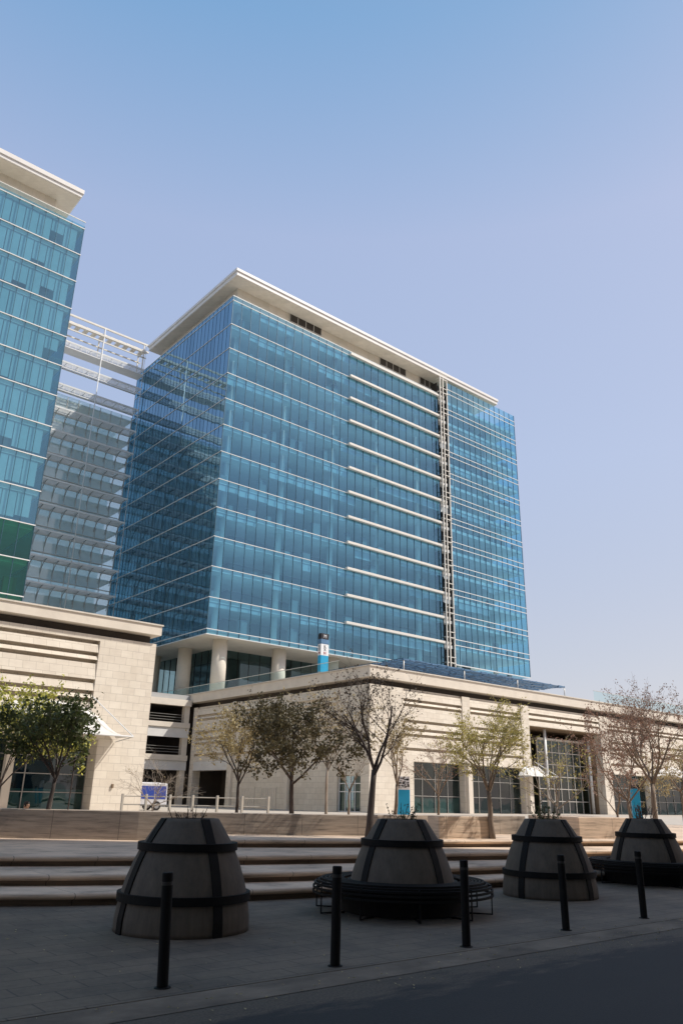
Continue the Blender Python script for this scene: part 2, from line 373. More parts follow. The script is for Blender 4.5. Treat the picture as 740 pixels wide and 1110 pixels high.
R2 = [(-60, 49.5), (-12, 23.8), (0, 16.3), (4.58, 13.72), (6.2, 13.0), (8.16, 12.4), (9.8, 12.0), (12.9, 11.5), (14.3, 11.33), (18, 11.1), (24, 10.6), (40, 9.3), (70, 8.3)]
R3 = [(-60, 51.5), (-12, 25.8), (0, 18.0), (5.04, 15.2), (7.07, 14.35), (9.07, 13.65), (11.45, 13.05), (13.9, 12.65), (15.6, 12.3), (18.1, 11.9), (24, 11.3), (40, 10.0), (70, 9.0)]
R4 = [(10.0, 15.95), (10.61, 15.6), (13.15, 14.69), (15.22, 13.95), (19.66, 12.82), (20.8, 12.5), (24, 11.95), (40, 10.7), (70, 9.7)]
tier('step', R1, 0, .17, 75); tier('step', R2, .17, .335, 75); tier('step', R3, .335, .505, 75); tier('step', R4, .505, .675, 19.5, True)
k = MB(); k.box(-60, 47, 30, 51.06, .1, .512); k.box(25.5, 47.7, 51.06, 84, .1, .512); k.box(47, 140, 24, 52.7, .1, .512)
tag(k.build('plaza', 'plaza'), kind='structure')

# ================================================================== OFFICE TOWERS
ZK = [21.1+4.03*k for k in range(13)]
YF = 83.5
def glass_plane(parent, name, a, b, z0, z1, m):
    """vertical glazed sheet between two plan points"""
    q = MB(); q.face([(a[0], a[1], z0), (b[0], b[1], z0), (b[0], b[1], z1), (a[0], a[1], z1)])
    return q.build(name, m, parent)
def mullions_x(parent, x0, x1, y, z0, z1, step, d=.05, w=.05, m='mullion'):
    q = MB(); n = int(round((x1-x0)/step))
    for i in range(n+1):
        x = x0+(x1-x0)*i/n; q.box(x-w/2, x+w/2, y-d, y+.08, z0, z1)
    return q.build('mullion_grid', m, parent)
def mullions_y(parent, y0, y1, x, z0, z1, step, d=.05, w=.05, m='mullion'):
    q = MB(); n = int(round((y1-y0)/step))
    for i in range(n+1):
        y = y0+(y1-y0)*i/n; q.box(x-d, x+.08, y-w/2, y+w/2, z0, z1)
    return q.build('mullion_grid', m, parent)
def interiors(parent, x0, x1, y0, y1, zs, colx, rng, blinds_front=(.0, .5), prob=.5, side=None, coly=None, kmin=0):
    q = MB()
    for z in zs: q.box(x0+.12, x1-.12, y0+.12, y1-.12, z-.55, z-.05)
    q.build('floor_slab', 'ceil', parent)
    q = MB(); q.box(x0+7, x1-7, y0+7.5, y1-6, zs[0]-.3, zs[-1]-.5); q.build('core_wall', 'interior', parent)
    q = MB()
    for x in colx: q.tube([(x, y0+2.0, zs[0]), (x, y0+2.0, zs[-1]-.5)], .42, 16)
    for y in (coly or []): q.tube([(x0+2.5, y, zs[0]), (x0+2.5, y, zs[-1]-.5)], .42, 16)
    q.build('interior_column', 'white', parent, smooth=True)
    q = MB(); n = int((x1-x0)/1.62)
    for k_ in range(kmin, len(zs)-1):
        run = 0
        for i in range(n):
            if run == 0:
                cur = rng.random() < prob; run = rng.randint(1, 6); base = rng.uniform(*blinds_front)
            run -= 1
            if not cur: continue
            d = (base+rng.uniform(-.03, .03))*(3.4 if rng.random() > .1 else rng.uniform(.55, 1)*3.2)
            zt = zs[k_+1]-.58; q.box(x0+.05+i*1.62, x0+1.57+i*1.62, y0+.22, y0+.25, zt-max(.1, d), zt)
    if q.f: tag(q.build('window_blind', 'blind', parent), kind='stuff')
    q = MB()       # desks, partitions and screens close to the glass
    for k_ in range(len(zs)-1):
        for i in range(n):
            if rng.random() < .33:
                h = rng.choice((.75, 1.1, 1.25, 2.1)); x = x0+.3+i*1.62; q.box(x, x+rng.uniform(.5, 1.5), y0+.8, y0+1.3, zs[k_]-.05, zs[k_]+h)
    tag(q.build('furniture', 'interior', parent), kind='stuff')

# ---- main tower
T = empty('office_tower', (48.2, 83.5, 12.9), 'tall blue glass office tower with overhanging cream roof, standing on round columns at the centre', 'office tower')
rng = random.Random(3)
X0, X1, Y1 = 48.2, 113.3, 114.2
XL = 70.45; XE = 91.3; XR = 93.6
glass_plane(T, 'glass_facade', (X0, YF), (XE, YF), 20.5, 70.3, 'glass_main')
M['glass_right'] = pane_glass('right_bay_glass', (.32, .64, .90), (.50, .80, .90), .29, pane=1.55, floor=4.17, z0=21.9, x0=93.6)
glass_plane(T, 'glass_facade', (XR, YF), (X1, YF), 22.1, 73.4, 'glass_right')
glass_plane(T, 'side_glass_facade', (X0, Y1), (X0, YF), 20.5, 70.3, 'glass_side')
glass_plane(T, 'side_glass_facade', (X1, YF), (X1, Y1), 22.1, 73.4, 'glass_right')
glass_plane(T, 'rear_glass_facade', (X1, Y1), (X0, Y1), 20.5, 70.3, 'glass_right')
mullions_x(T, X0, XE, YF, 20.5, 70.3, 1.62)
mullions_x(T, XR, X1, YF, 22.1, 73.4, 1.52)
mullions_y(T, YF, Y1, X0, 20.5, 70.3, 1.1, w=.035, d=.03)
for i, z in enumerate(ZK):
    q = MB(); q.box(X0-.09, (XL if i < 13 else XE), YF-.10, YF+.04, z-.045, z+.045)
    q.box(X0-.07, X0+.04, YF+.042, Y1, z-.045, z+.045)
    if i == 0: q.box(XL, XE, YF-.10, YF+.04, z-.045, z+.045)
    q.build('floor_trim', 'white', T)
for z in (70.22, 20.40):
    q = MB(); q.box(X0-.06, XE, YF-.06, YF+.03, z, z+.1); q.box(X0-.06, X0+.03, YF+.032, Y1, z, z+.1); q.build('parapet_cap', 'white', T)
for i in range(12):
    z = 25.25+4.17*i; q = MB(); q.box(XR, X1+.06, YF-.09, YF+.04, z-.06, z+.05); q.box(XR, X1+.06, YF-.09, YF+.04, z+.86, z+.97); q.build('double_trim', 'white', T)
q = MB(); q.box(XR, X1+.06, YF-.09, YF+.04, 22.02, 22.16); q.box(XR-.02, XR+.1, YF-.12, YF+.04, 22.16, 73.45); q.build('double_trim', 'white', T)
for i in range(1, 13):                       # horizontal sunshades on the middle bay
    z = ZK[i]+.12; q = MB(); q.box(XL, XE+1.2, YF-.55, YF-.04, z-.19, z+.19); q.build('sunshade', 'fin', T, bevel=.03)
# lift trellis shaft between middle and right bay
q = MB(); q.box(XE+.02, XR-.02, YF+1.2, YF+1.4, 20.6, 72.5); q.box(XE, XE+.1, YF+.04, YF+1.2, 20.6, 72.5); q.box(XR-.1, XR, YF+.05, YF+1.2, 20.6, 72.5)
q.build('shaft_recess', 'dark', T)
q = MB()
for x in (XE+.05, XE+.78): q.box(x-.08, x+.08, YF-.75, YF-.58, 21.2, 73.4)
q.box(XR-.28, XR-.12, YF-.5, YF-.35, 21.2, 73.4)
for z in [22.2+4.03*i for i in range(13)]+[73.3]:
    q.box(XE+.02, XR-.1, YF-.57, YF-.45, z-.1, z+.02); q.box(XE+.02, XR-.1, YF-.57, YF-.45, z+.8, z+.9)
    for x in (XE+.05, XE+.78, XR-.2): q.box(x-.05, x+.05, YF-.5, YF+.4, z-.06, z)
q.build('lift_trellis', 'fin', T)
interiors(T, X0, X1, YF, Y1, ZK[:-1]+[69.6], [X0+2.2+9.33*i for i in range(7)], rng, (.12, .35), .45, coly=[YF+9*i for i in (1, 2, 3)])
q = MB(); q.box(X0+.1, X1-.1, YF+.1, Y1-.1, 20.44, 20.9); q.build('soffit', 'column', T)
q = MB(); q.box(50.4, 104, 86.2, 110, 69.7, 74.1); q.build('penthouse_wall', 'pent', T)
for a, b in ((60.2, 66.6), (79.7, 86.0), (89.6, 94.6)):
    q = MB(); q.box(a, b, 86.12, 86.19, 72.7, 74.08)
    for j in range(10): q.box(a, b, 86.09, 86.119, 72.78+j*.13, 72.82+j*.13)
    f = q.build('louvre_vent', 'louvre', T)
    q = MB()
    for j in range(5):
        x = a+(b-a)*j/4; q.box(x-.06, x+.06, 86.05, 86.085, 72.7, 74.06)
    q.box(a-.06, b+.06, 86.04, 86.049, 72.62, 72.74)
    q.build('vent_frame', 'steel', f)
q = MB(); q.box(48.45, 108.4, 83.5, 111.5, 74.12, 74.75); q.box(48.3, 108.55, 83.35, 111.65, 74.76, 75.25); q.build('roof_slab', 'roof_white', T, bevel=.03)
q = MB(); q.box(48.6, 108.25, 83.65, 111.35, 74.08, 74.118); q.build('roof_soffit', 'soffit', T)
# pilotis and the recessed lobby under the tower
q0 = MB(); q0.tube([(0, 0, 0), (0, 0, 7.54)], .95, 32)
for j, (x, y) in enumerate([(X0+3.5+9.3*i, 85.8) for i in range(7)]+[(51.7, 85.8+9.0*i) for i in (1, 2, 3)]):
    o = q0.build('column', 'column', T, smooth=True, loc=(x-48.2, y-83.5, 12.9-12.9)) if j == 0 else None
    if j == 0: first_col = o
    else: o = first_col.copy(); C.objects.link(o); o.location = (x-48.2, y-83.5, 0)
q = MB(); q.face([(54.5, 91.5, 12.9), (113, 91.5, 12.9), (113, 91.5, 20.44), (54.5, 91.5, 20.44)]); q.face([(54.5, 113, 12.9), (54.5, 91.5, 12.9), (54.5, 91.5, 20.44), (54.5, 113, 20.44)])
q.build('lobby_glass', 'glass_dark', T); mullions_x(T, 54.5, 113, 91.5, 12.9, 20.4, 1.8, m='dark'); mullions_y(T, 91.5, 113, 54.5, 12.9, 20.4, 1.8, m='dark')
q = MB(); q.box(60, 112, 97, 112, 12.9, 20.4); q.build('lobby_core', 'interior', T)

# ---- left tower
TL = empty('office_tower', (5, 83.5, 12.9), 'pale teal glass office tower cut off by the left edge of the photo', 'office tower')
rng = random.Random(5); XA, XB = -22, 25.65
glass_plane(TL, 'glass_facade', (XA, YF), (XB, YF), ZK[2], 69.9, 'glass_left'); glass_plane(TL, 'green_reflection_facade', (XA, YF), (XB, YF), 20.5, ZK[2], 'glass_reflect_green')
glass_plane(TL, 'side_glass_facade', (XB, YF), (XB, Y1), 20.5, 69.9, 'glass_side')
glass_plane(TL, 'rear_glass_facade', (XB, Y1), (XA, Y1), 20.5, 69.9, 'glass_side')
n_ = 29; mullions_x(TL, XB-1.62*n_, XB, YF, 20.5, 69.85, 1.62)
for i, z in enumerate(ZK):
    q = MB(); q.box(XA, XB+.08, YF-.11, YF+.04, z-.055, z+.055); q.box(XB-.03, XB+.08, YF+.042, Y1, z-.05, z+.05); q.build('floor_trim', 'white', TL)
glass_plane(TL, 'parapet_glass', (XA, YF-.03), (XB, YF-.03), 69.6, 70.5, 'glass_rail')
q = MB(); q.box(XA, XB+.05, YF-.06, YF+.03, 70.5, 70.6); q.build('parapet_cap', 'steel', TL)
interiors(TL, XA, XB, YF, Y1, ZK[:-1]+[69.6], [XB-4-9.33*i for i in range(5)], rng, (.86, .99), .96, kmin=2)
q = MB(); q.box(XA+.1, XB-.1, YF+.1, Y1-.1, 20.44, 20.9); q.build('soffit', 'column', TL)
q = MB(); q.box(XA+3, 22.4, 86.2, 110, 69.7, 74.1); q.build('penthouse_wall', 'pent', TL)
q = MB(); q.box(XA, 24.75, 83.6, 111.5, 74.12, 74.6); q.box(XA-.1, 24.9, 83.45, 111.65, 74.61, 75.25); q.build('roof_slab', 'roof_white', TL, bevel=.03)
q = MB(); q.box(XA+.1, 24.6, 83.75, 111.3, 74.08, 74.118); q.build('roof_soffit', 'soffit', TL)
q = MB()
for i in range(5): q.tube([(XB-4-9.33*i, 85.8, 12.9), (XB-4-9.33*i, 85.8, 20.45)], .95, 24)
q.build('column', 'column', TL, smooth=True)

# ---- connecting block with grated sunshade walkways
B = empty('connecting_building', (25.7, 114, 12.9), 'pale glass link block with stacked metal sunshade walkways between the two towers', 'building')
glass_plane(B, 'glass_facade', (XB+.1, 114), (X0-.1, 114), 12.9, 61.9, 'glass_pale'); glass_plane(B, 'rear_glass', (XB+.1, 120), (X0-.1, 120), 12.9, 61.9, 'glass_pale')
q = MB()
for z in ZK[:11]: q.box(XB+.1, X0-.1, 114.1, 119.9, z-.3, z-.1)
q.build('floor_slab', 'ceil', B)
mullions_x(B, XB+.2, X0-.2, 114, 12.9, 61.8, 1.88, d=.08, w=.07, m='steel')
q = MB()
for k_ in range(-1, 10): q.box(XB+.1, X0-.1, 113.85, 114.05, 21.1+4.03*(k_+1)-1.9, 21.1+4.03*(k_+1)-1.8)
q.build('transom', 'steel', B)
for k_ in range(0, 13):
    z = 21.1+4.03*k_+.9 if k_ < 12 else 70.1
    q = MB(); ya, yb = 111.6, 113.7
    for j in range(8): y = ya+(yb-ya)*j/7; q.box(XB+.1, X0-.15, y-.04, y+.04, z-.02, z+.06)
    q.box(XB+.1, X0-.15, ya-.16, ya-.06, z-.14, z+.14)
    q.box(XB+.1, X0-.15, yb+.08, yb+.18, z-.14, z+.14)
    for i in range(13):
        x = XB+.4+(X0-XB-.9)*i/12
        q.box(x-.04, x+.04, ya-.05, yb+.07, z-.12, z-.03)
        if k_ < 10:
            q.tube([(x, yb+.1-1.9*math.sin(t), z-2.0+1.88*(1-math.cos(t)) if False else z-1.9+1.78*math.sin(math.pi/2*u) ) for u, t in [(j/6, math.pi/2*0) for j in range(1)]] + [(x, yb+.1-2.1*(1-math.cos(math.pi/2*j/6)), z-1.9+1.8*math.sin(math.pi/2*j/6)) for j in range(1, 7)], .06, 4, 1)
    if k_ >= 10:
        q.box(XB+.1, X0-.15, ya-.02, yb, z-1.05, z-.98) if k_ == 12 else None
        for i in range(25):
            x = XB+.3+(X0-XB-.6)*i/24; q.box(x-.03, x+.03, ya-.14, ya-.08, z-1.0, z-.14)
        q.box(XB+.1, X0-.15, ya-.16, ya-.06, z-1.1, z-.95)
    q.build('sunshade_walkway', ['white', 'slab'], B)
q = MB()                                     # open truss on top
for y in (111.5, 113.6):
    q.box(XB+.1, X0+1.2, y-.12, y+.12, 74.9, 75.2); q.box(XB+.1, X0-.1, y-.08, y+.08, 72.3, 72.5)
    for x in (40.4, 47.6): q.box(x-.09, x+.09, y-.08, y+.08, 70.2, 74.9)
q.box(XB+.1, X0-.1, 111.3, 111.7, 73.35, 73.65)
for i in range(16): x = XB+.6+i*1.42; q.box(x-.35, x+.35, 111.5, 113.6, 73.7, 73.95)
q.build('roof_truss', 'fin', B)
q = MB()
for x, r in ((40.4, .085), (47.9, .05)): q.tube([(x, 111.4, 12.9), (x, 111.4, 75)], r, 8)
q.build('mast', 'white', B, smooth=True)

# ================================================================== STONE PODIUMS
def cladding(parent, x0, x1, y, zs, axis='x'):
    """overlapping stone courses, each leaning back so its lower lip throws a line of shade"""
    q = MB(); dp = .42
    for i in range(len(zs)-1):
        zt, zb = zs[i], zs[i+1]
        for (pa, pb) in [((y+.02, zb), (y+.34, zt+.002))]:
            pr = [(y+.02, zb), (y+.10, zt-.26), (y+.55, zt-.26), (y+.55, zt-.001), (y+.7, zt-.001), (y+.7, zb)]
            if axis == 'x': A = [(x0, a_, b_) for a_, b_ in pr]; D_ = [(x1, a_, b_) for a_, b_ in pr]
            else: A = [(a_, x0, b_) for a_, b_ in pr]; D_ = [(a_, x1, b_) for a_, b_ in pr]
            i0 = len(q.v); q.v += A+D_
            for f_ in ((0, 1, 2, 5), (2, 3, 4, 5), (11, 8, 7, 6), (11, 10, 9, 8), (0, 6, 7, 1), (1, 7, 8, 2), (2, 8, 9, 3), (3, 9, 10, 4), (4, 10, 11, 5), (5, 11, 6, 0)): q.f.append(tuple(i0+t for t in f_)); q.mi.append(0)
    return q.build('stone_cladding', 'stone', parent)
ZC = [11.5, 10.55, 10.1, 8.65, 7.92, 7.4, 6.15, 4.95]
def storefront(parent, x0, x1, y, z0, z1, nx, nz, frost=1.35, depth=3):
    w = glass_plane(parent, 'shop_window', (x0, y), (x1, y), z0, z1, 'glass_dark')
    q = MB()
    for i in range(nx+1): x = x0+(x1-x0)*i/nx; q.box(x-.035, x+.035, y-.06, y+.04, z0, z1)
    for j in range(nz+1): z = z0+(z1-z0)*j/nz; q.box(x0, x1, y-.055, y+.035, z-.03, z+.03)
    f = q.build('window_frame', 'frame', w); f.location = (0, 0, 0)
    if frost:
        q = MB(); q.box(x0, x1, y+.06, y+.08, z0, z0+frost); f = q.build('frosted_film', 'frost', w); f.location = (0, 0, 0)
    q = MB(); q.box(x0, x1, y+depth, y+depth+.1, z0, z1); q.box(x0-.1, x0, y+.1, y+depth, z0, z1); q.box(x1, x1+.1, y+.1, y+depth, z0, z1); q.box(x0, x1, y+.1, y+depth, z1-.1, z1); q.box(x0, x1, y+.1, y+depth, z0-.05, z0)
    q.build('shop_interior', 'shop', parent)
    return w
P_ = empty('stone_podium', (47.7, 52.7, .5), 'long low cream stone building with louvred bays, its corner facing the camera', 'building')
YW = 52.75; XW = 47.7; XEND = 135
q = MB()
q.box(XW, 51.9, YW, YW+1.0, .3, 11.45)                       # blank corner wall
for a, b in ((51.9, 53.2),): q.box(a, b, YW, YW+1, .3, 4.95)
for a, b in ((60.1, 61.25), (69.5, 70.8), (84.4, 86.0), (94.2, 95.4), (104.8, 106), (115, 116.2), (125, 126.2)): q.box(a, b, YW-.02, YW+1.0, .3, 11.45)
q.box(51.9, 51.905, YW, YW+.9, 4.95, 11.45)
q.box(XW+.9, 70.8, YW+.9, YW+1.4, 5.0, 11.44); q.box(70.8, 84.4, YW+.9, YW+1.4, 9.43, 11.44); q.box(84.4, XEND, YW+.9, YW+1.4, 5.0, 11.44)
q.build('wall', 'stone', P_)
for a, b in ((51.9, 60.1), (61.25, 69.5), (86, 94.2), (95.4, 104.8), (106, 115), (116.2, 125)): cladding(P_, a, b, YW, ZC)
cladding(P_, 70.8, 84.4, YW, [11.5, 10.75, 10.2, 9.42])
q = MB()
for a, b in ((51.9, 60.1), (61.25, 69.5), (70.8, 84.4), (86, 94.2), (95.4, 104.8), (106, 115), (116.2, 125), (53, 53.2)): q.box(a, b, YW+.31, YW+.75, 11.3, 11.5)
q.build('lintel', 'stone', P_)
storefront(P_, 53.2, 60.1, YW+.7, .5, 4.95, 4, 3); storefront(P_, 61.25, 69.5, YW+.7, .5, 4.95, 5, 3, 0)
storefront(P_, 86.5, 94.2, YW+.7, .5, 4.95, 4, 3, 0); storefront(P_, 95.4, 104.8, YW+.7, .5, 4.95, 5, 3, 0); storefront(P_, 106, 115, YW+.7, .5, 4.95, 5, 3)
for x in (60.6, 70.1): 
    q = MB(); q.box(x-.32, x+.32, YW-.35, YW-.03, .4, 5.2); q.build('pilaster', 'stone_plain', P_, bevel=.02)
# big entrance recess
q = MB(); q.box(70.85, 84.35, YW+.5, YW+9, 9.3, 9.42); q.box(84.32, 84.4, YW+1.0, YW+9, .4, 9.3); q.box(70.8, 70.88, YW+1.0, YW+9, .4, 9.3); q.box(70.9, 84.3, YW+9, YW+9.2, .4, 9.3); q.build('entrance_recess', 'brown', P_)
w = glass_plane(P_, 'entrance_glass', (74.8, 54.9), (84.2, 54.9), .5, 8.3, 'glass_dark')
g2 = glass_plane(P_, 'entrance_glass', (74.8, 60), (74.8, 54.9), .5, 8.3, 'glass_dark')
q = MB()
for i in range(8): x = 74.8+9.4*i/7; q.box(x-.04, x+.04, 54.82, 54.95, .5, 8.3)
for j in range(7): z = .5+7.8*j/6; q.box(74.8, 84.2, 54.83, 54.94, z-.04, z+.04)
for j in range(5): y = 54.9+5.1*j/4; q.box(74.72, 74.85, y-.04, y+.04, .5, 8.3)
q.box(74.6, 84.3, 54.6, 60, 8.3, 8.5); f = q.build('window_frame', 'steel', w); f.location = (0, 0, 0)
for x in (74.6, 84.9):
    q = MB(); q.tube([(x, 53.6, .4), (x, 53.6, 9.3)] if x < 80 else [(x-1.0, 54.2, .4), (x-1.0, 54.2, 8.6)], .17, 14); q.build('entrance_column', 'white', P_, smooth=True)
# shaded left face
q = MB()
for a, b in ((YW+1.001, 53.9), (57.1, 64.3), (64.8, 65.9), (73.7, 75.9), (83.2, 84.0)): q.box(XW, XW+1, a, b, .3, 11.45)
q.box(XW, XW+1, 53.9, 57.1, 3.6, 11.45) ; q.box(XW+.02, XW+1, 64.3, 64.8, .3, 11.45)
q.box(XW, XW+1, 65.9, 73.7, .3, 4.6); q.box(XW+.45, XW+1.2, 75.9, 83.2, 4.3, 11.45)
q.build('wall', 'stone', P_)
cladding(P_, 65.9, 73.7, XW, ZC[:-1]+[4.6], 'y'); cladding(P_, 75.9, 83.2, XW, ZC[:-1]+[5.3], 'y')
q = MB(); q.box(XW+.31, XW+.75, 65.9, 73.7, 11.3, 11.5); q.box(XW+.31, XW+.75, 75.9, 83.2, 11.3, 11.5); q.build('lintel', 'stone', P_)
cladding(P_, 57.1, 64.3, XW-.22, [11.42, 10.6, 10.1, 8.7, 7.95, 7.4, 6.2], 'y')
q = MB(); q.box(XW+.02, XW+.3, 75.9, 83.2, 4.32, 5.29); q.build('shutter_box', 'white_dull', P_)
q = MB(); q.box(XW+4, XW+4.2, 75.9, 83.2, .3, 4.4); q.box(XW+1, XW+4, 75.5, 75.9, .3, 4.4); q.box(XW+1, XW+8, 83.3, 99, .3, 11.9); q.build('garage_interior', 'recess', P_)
for y in (64.55, 74.8):
    q = MB(); q.box(XW-.28, XW-.002, y-.22, y+.22, .3, 11.5); q.build('pilaster', 'stone_plain', P_, bevel=.02)
q = MB(); q.face([(XW+.3, 57.1, .5), (XW+.3, 53.9, .5), (XW+.3, 53.9, 3.6), (XW+.3, 57.1, 3.6)]); dw = q.build('shop_window', 'glass_dark', P_)
q = MB()
for y in (53.95, 54.9, 55.5, 56.2, 57.05): q.box(XW+.22, XW+.32, y-.04, y+.04, .5, 3.6)
for z in (.55, 2.2, 2.9, 3.55): q.box(XW+.23, XW+.31, 53.9, 57.1, z-.04, z+.04)
f = q.build('window_frame', 'white', dw); f.location = (0, 0, 0)
q = MB(); q.box(XW+2, XW+2.1, 53.9, 57.1, .5, 3.6); q.build('shop_interior', 'interior', P_)
for y0_, y1_ in ((66.4, 69), (70.2, 72.8)):
    q = MB(); q.box(XW-.05, XW-.002, y0_, y1_, .5, 2.6)
    n8 = 8
    for j in range(n8): y = y0_+.1+(y1_-y0_-.2)*j/(n8-1); q.box(XW-.09, XW-.05, y-.06, y+.06, .6, 2.5)
    q.build('service_door', 'stone_plain', P_)
# cornice and roof deck
q = MB(); q.box(47.42, XEND, 52.42, 54.2, 12.05, 12.98); q.box(47.42, 49.4, 54.2, 112.5, 12.05, 12.98); q.build('cornice', 'stone_plain', P_)
q = MB(); q.box(47.32, XEND, 52.32, 52.8, 12.99, 13.1); q.box(47.32, 47.8, 52.8, 112.6, 12.99, 13.1); q.build('coping', 'soffit', P_)
q = MB(); q.box(XW+.8, XEND, YW+.8, YW+1.6, 11.3, 12.04); q.box(XW+.8, XW+1.6, YW+1.6, 112, 11.3, 12.04); q.build('shadow_gap', 'recess', P_)  # dark backing instead of stone: cornice shade put into the colour
q = MB(); q.box(49.4, XEND, 54.2, 125, 12.5, 12.9); q.build('roof_deck', 'slab', P_)
q = MB(); q.box(-10, 49.4, 84.6, 125, 12.3, 12.88); q.build('roof_deck', 'slab', B)

# ---- left podium
PL = empty('stone_podium', (25, 51.06, .5), 'cream stone block at the left edge with flat overhanging cornice and a white awning', 'building')
YL = 51.06
q = MB(); q.box(22.0, 25.5, YL, 84, .3, 11.75); q.box(21.3, 22, YL, YL+2, 4.95, 11.75); q.box(-40, 21.3, YL+.65, YL+2, 4.95, 11.4); q.box(-40, 21.3, YL, YL+1, 11.4, 11.75)
q.build('wall', 'stone', PL)
cladding(PL, 4, 21.3, YL, [11.4, 10.6, 10.1, 8.8, 8.05, 7.55, 6.42]); cladding(PL, -16, 3, YL, [11.4, 10.6, 10.1, 8.8, 8.05, 7.55, 6.42])
q = MB(); q.box(3, 4, YL, YL+1, .3, 11.4); q.build('pilaster', 'stone_plain', PL)
q = MB(); q.box(4, 21.3, YL+.0, YL+.6, 6.1, 6.4); q.build('ledge', 'brown', PL)
q = MB(); q.box(4, 21.3, YL+.15, YL+.64, 4.95, 6.09); q.build('lintel', 'stone_plain', PL)
storefront(PL, 4, 21.99, YL+1.3, .5, 4.95, 9, 4, 1.3)
for x in (16.8,):
    q = MB(); q.box(x-.25, x+.25, YL+.7, YL+1.2, .3, 4.94); q.build('pilaster', 'stone_plain', PL)
q = MB(); q.box(-40, 25.6, YL-.42, 86, 12.32, 12.98); q.build('cornice', 'stone_plain', PL)
q = MB(); q.box(-40, 25.68, YL-.5, YL, 12.99, 13.09); q.box(25.2, 25.68, YL, 86, 12.99, 13.09); q.build('coping', 'soffit', PL)
q = MB(); q.box(-40, 25.2, YL+.5, 84, 11.75, 12.3); q.build('shadow_gap', 'recess', PL)  # shade under this cornice likewise given by the dark colour
q = MB(); q.box(23.3, 23.42, YL-.12, YL-.003, 1.95, 2.2); q.build('wall_lamp', 'brown', PL)

# ---- parking link between the podiums
K = empty('parking_building', (36, 84, .5), 'open-sided parking block with white spandrels in the gap between the stone buildings', 'building')
q = MB()
for a, b in ((4.32, 5.36), (7.95, 9.05)): q.box(25.6, 47.3, 84.1, 84.5, a, b)
q.build('spandrel', 'white_dull', K)
q = MB()
for a, b in ((5.37, 5.98), (9.06, 9.62), (11.55, 12.28)): q.box(25.6, 47.3, 83.95, 84.6, a, b)
q.build('ledge', 'stone_plain', K)
for x in (46.6, 38, 30):
    q = MB(); q.box(x, x+.65, 84.2, 84.9, .3, 11.55); q.build('pier', 'stone_plain', K)
q = MB()
for a in (4.4, 8.1, 11.6): q.box(25.6, 47.3, 84.61, 100, a, a+.3)
q.box(25.6, 47.3, 99, 99.3, .3, 11.6); q.build('deck', 'recess', K)
q = MB()
for z in (6.3, 6.6, 6.9, 9.9, 10.2, 10.5): q.box(25.6, 46.6, 84.3, 84.34, z, z+.04)
q.build('guard_rail', 'frame', K)

# ================================================================== ROOFTOP THINGS
CN = empty('rooftop_canopy', (55.5, 56.3, 12.9), 'flat blue slatted canopy on the stone roof in front of the tower', 'canopy')
q = MB(); rr = random.Random(4)
for j in range(46):
    y = 56.3+j*.42
    x = 55.5
    while x < 83.2:
        w_ = rr.uniform(.7, 1.6); x2 = min(x+w_, 83.3); q.box(x, x2-.08, y, y+.27, 15.0+rr.uniform(-.05, .05), 15.1+rr.uniform(-.03, .06)); x = x2
q.build('slats', 'bluemesh', CN)
q = MB()
for x in [55.5+2.78*i for i in range(11)]: q.box(x-.03, x+.03, 56.4, 75.5, 15.12, 15.17)
q.build('beam', 'mullion', CN)
for x in (55.6, 64.8, 74, 83.2):
    for y in (56.4, 75.3):
        q = MB(); q.tube([(x, y, 12.9), (x, y, 15.1)], .06, 8); q.build('post', 'steel', CN, smooth=True)
def balustrade(name, a, b, label, h=1.1, z=13.1):
    o = empty(name, (*a, z), label, 'balustrade'); d = Vector((b[0]-a[0], b[1]-a[1], 0)); n = max(1, int(d.length/1.8))
    glass_plane(o, 'glass_panel', a, b, z, z+h, 'glass_rail')
    q = MB(); q.tube([(*a, z+h), (*b, z+h)], .03, 6); q.build('handrail', 'steel', o)
    return o
balustrade('glass_balustrade', (84, 52.9), (134, 52.9), 'clear glass balustrade on the roof edge at the far right', 1.3)
balustrade('glass_balustrade', (48.0, 57.5), (48.0, 111), 'clear glass balustrade on the shaded left roof edge below the tower columns', 1.0)
SG = empty('pylon_sign', (49.6, 62.0, 12.9), 'tall narrow blue sign post with white lettering panel on the roof corner', 'sign')
q = MB(); q.box(49.15, 50.05, 61.8, 62.2, 12.9, 13.6); q.build('foot', 'steel', SG)
q = MB(); q.box(49.1, 50.1, 61.75, 62.25, 13.6, 15.3); q.build('blue_panel', 'totem_blue', SG, bevel=.02)
q = MB(); q.box(49.1, 50.1, 61.75, 62.25, 15.305, 16.45); q.build('white_panel', 'totem_white', SG)
q = MB(); q.box(49.1, 50.1, 61.75, 62.25, 16.455, 16.95); q.build('light_blue_panel', 'bluemesh', SG)
q = MB(); q.box(49.1, 50.1, 61.75, 62.25, 16.955, 17.55); q.build('black_panel', 'totem_black', SG)
def text(parent, name, body, size, loc, rot, m, ext=.01):
    c = bpy.data.curves.new(name, 'FONT'); c.body = body; c.size = size; c.extrude = ext; c.align_x = 'CENTER'; c.align_y = 'CENTER'
    o = bpy.data.objects.new(name, c); C.objects.link(o); bpy.context.view_layer.update()
    me = bpy.data.meshes.new_from_object(o); bpy.data.objects.remove(o); me.materials.clear(); me.materials.append(M[m])
    n = bpy.data.objects.new(name, me); C.objects.link(n)
    n.parent = parent; n.matrix_parent_inverse = Matrix.Identity(4)
    n.location = Vector(loc)-Vector(parent.location); n.rotation_euler = rot
    return n
for z, ch, mm in ((16.2, 'K', 'totem_black'), (15.88, 'X', 'totem_black'), (15.5, 'M', 'totem_red')):
    text(SG, 'lettering', ch, .42, (49.6, 61.735, z), (R(90), 0, 0), mm)
    text(SG, 'lettering', ch, .42, (49.085, 62.0, z), (R(90), 0, R(-90)), mm)
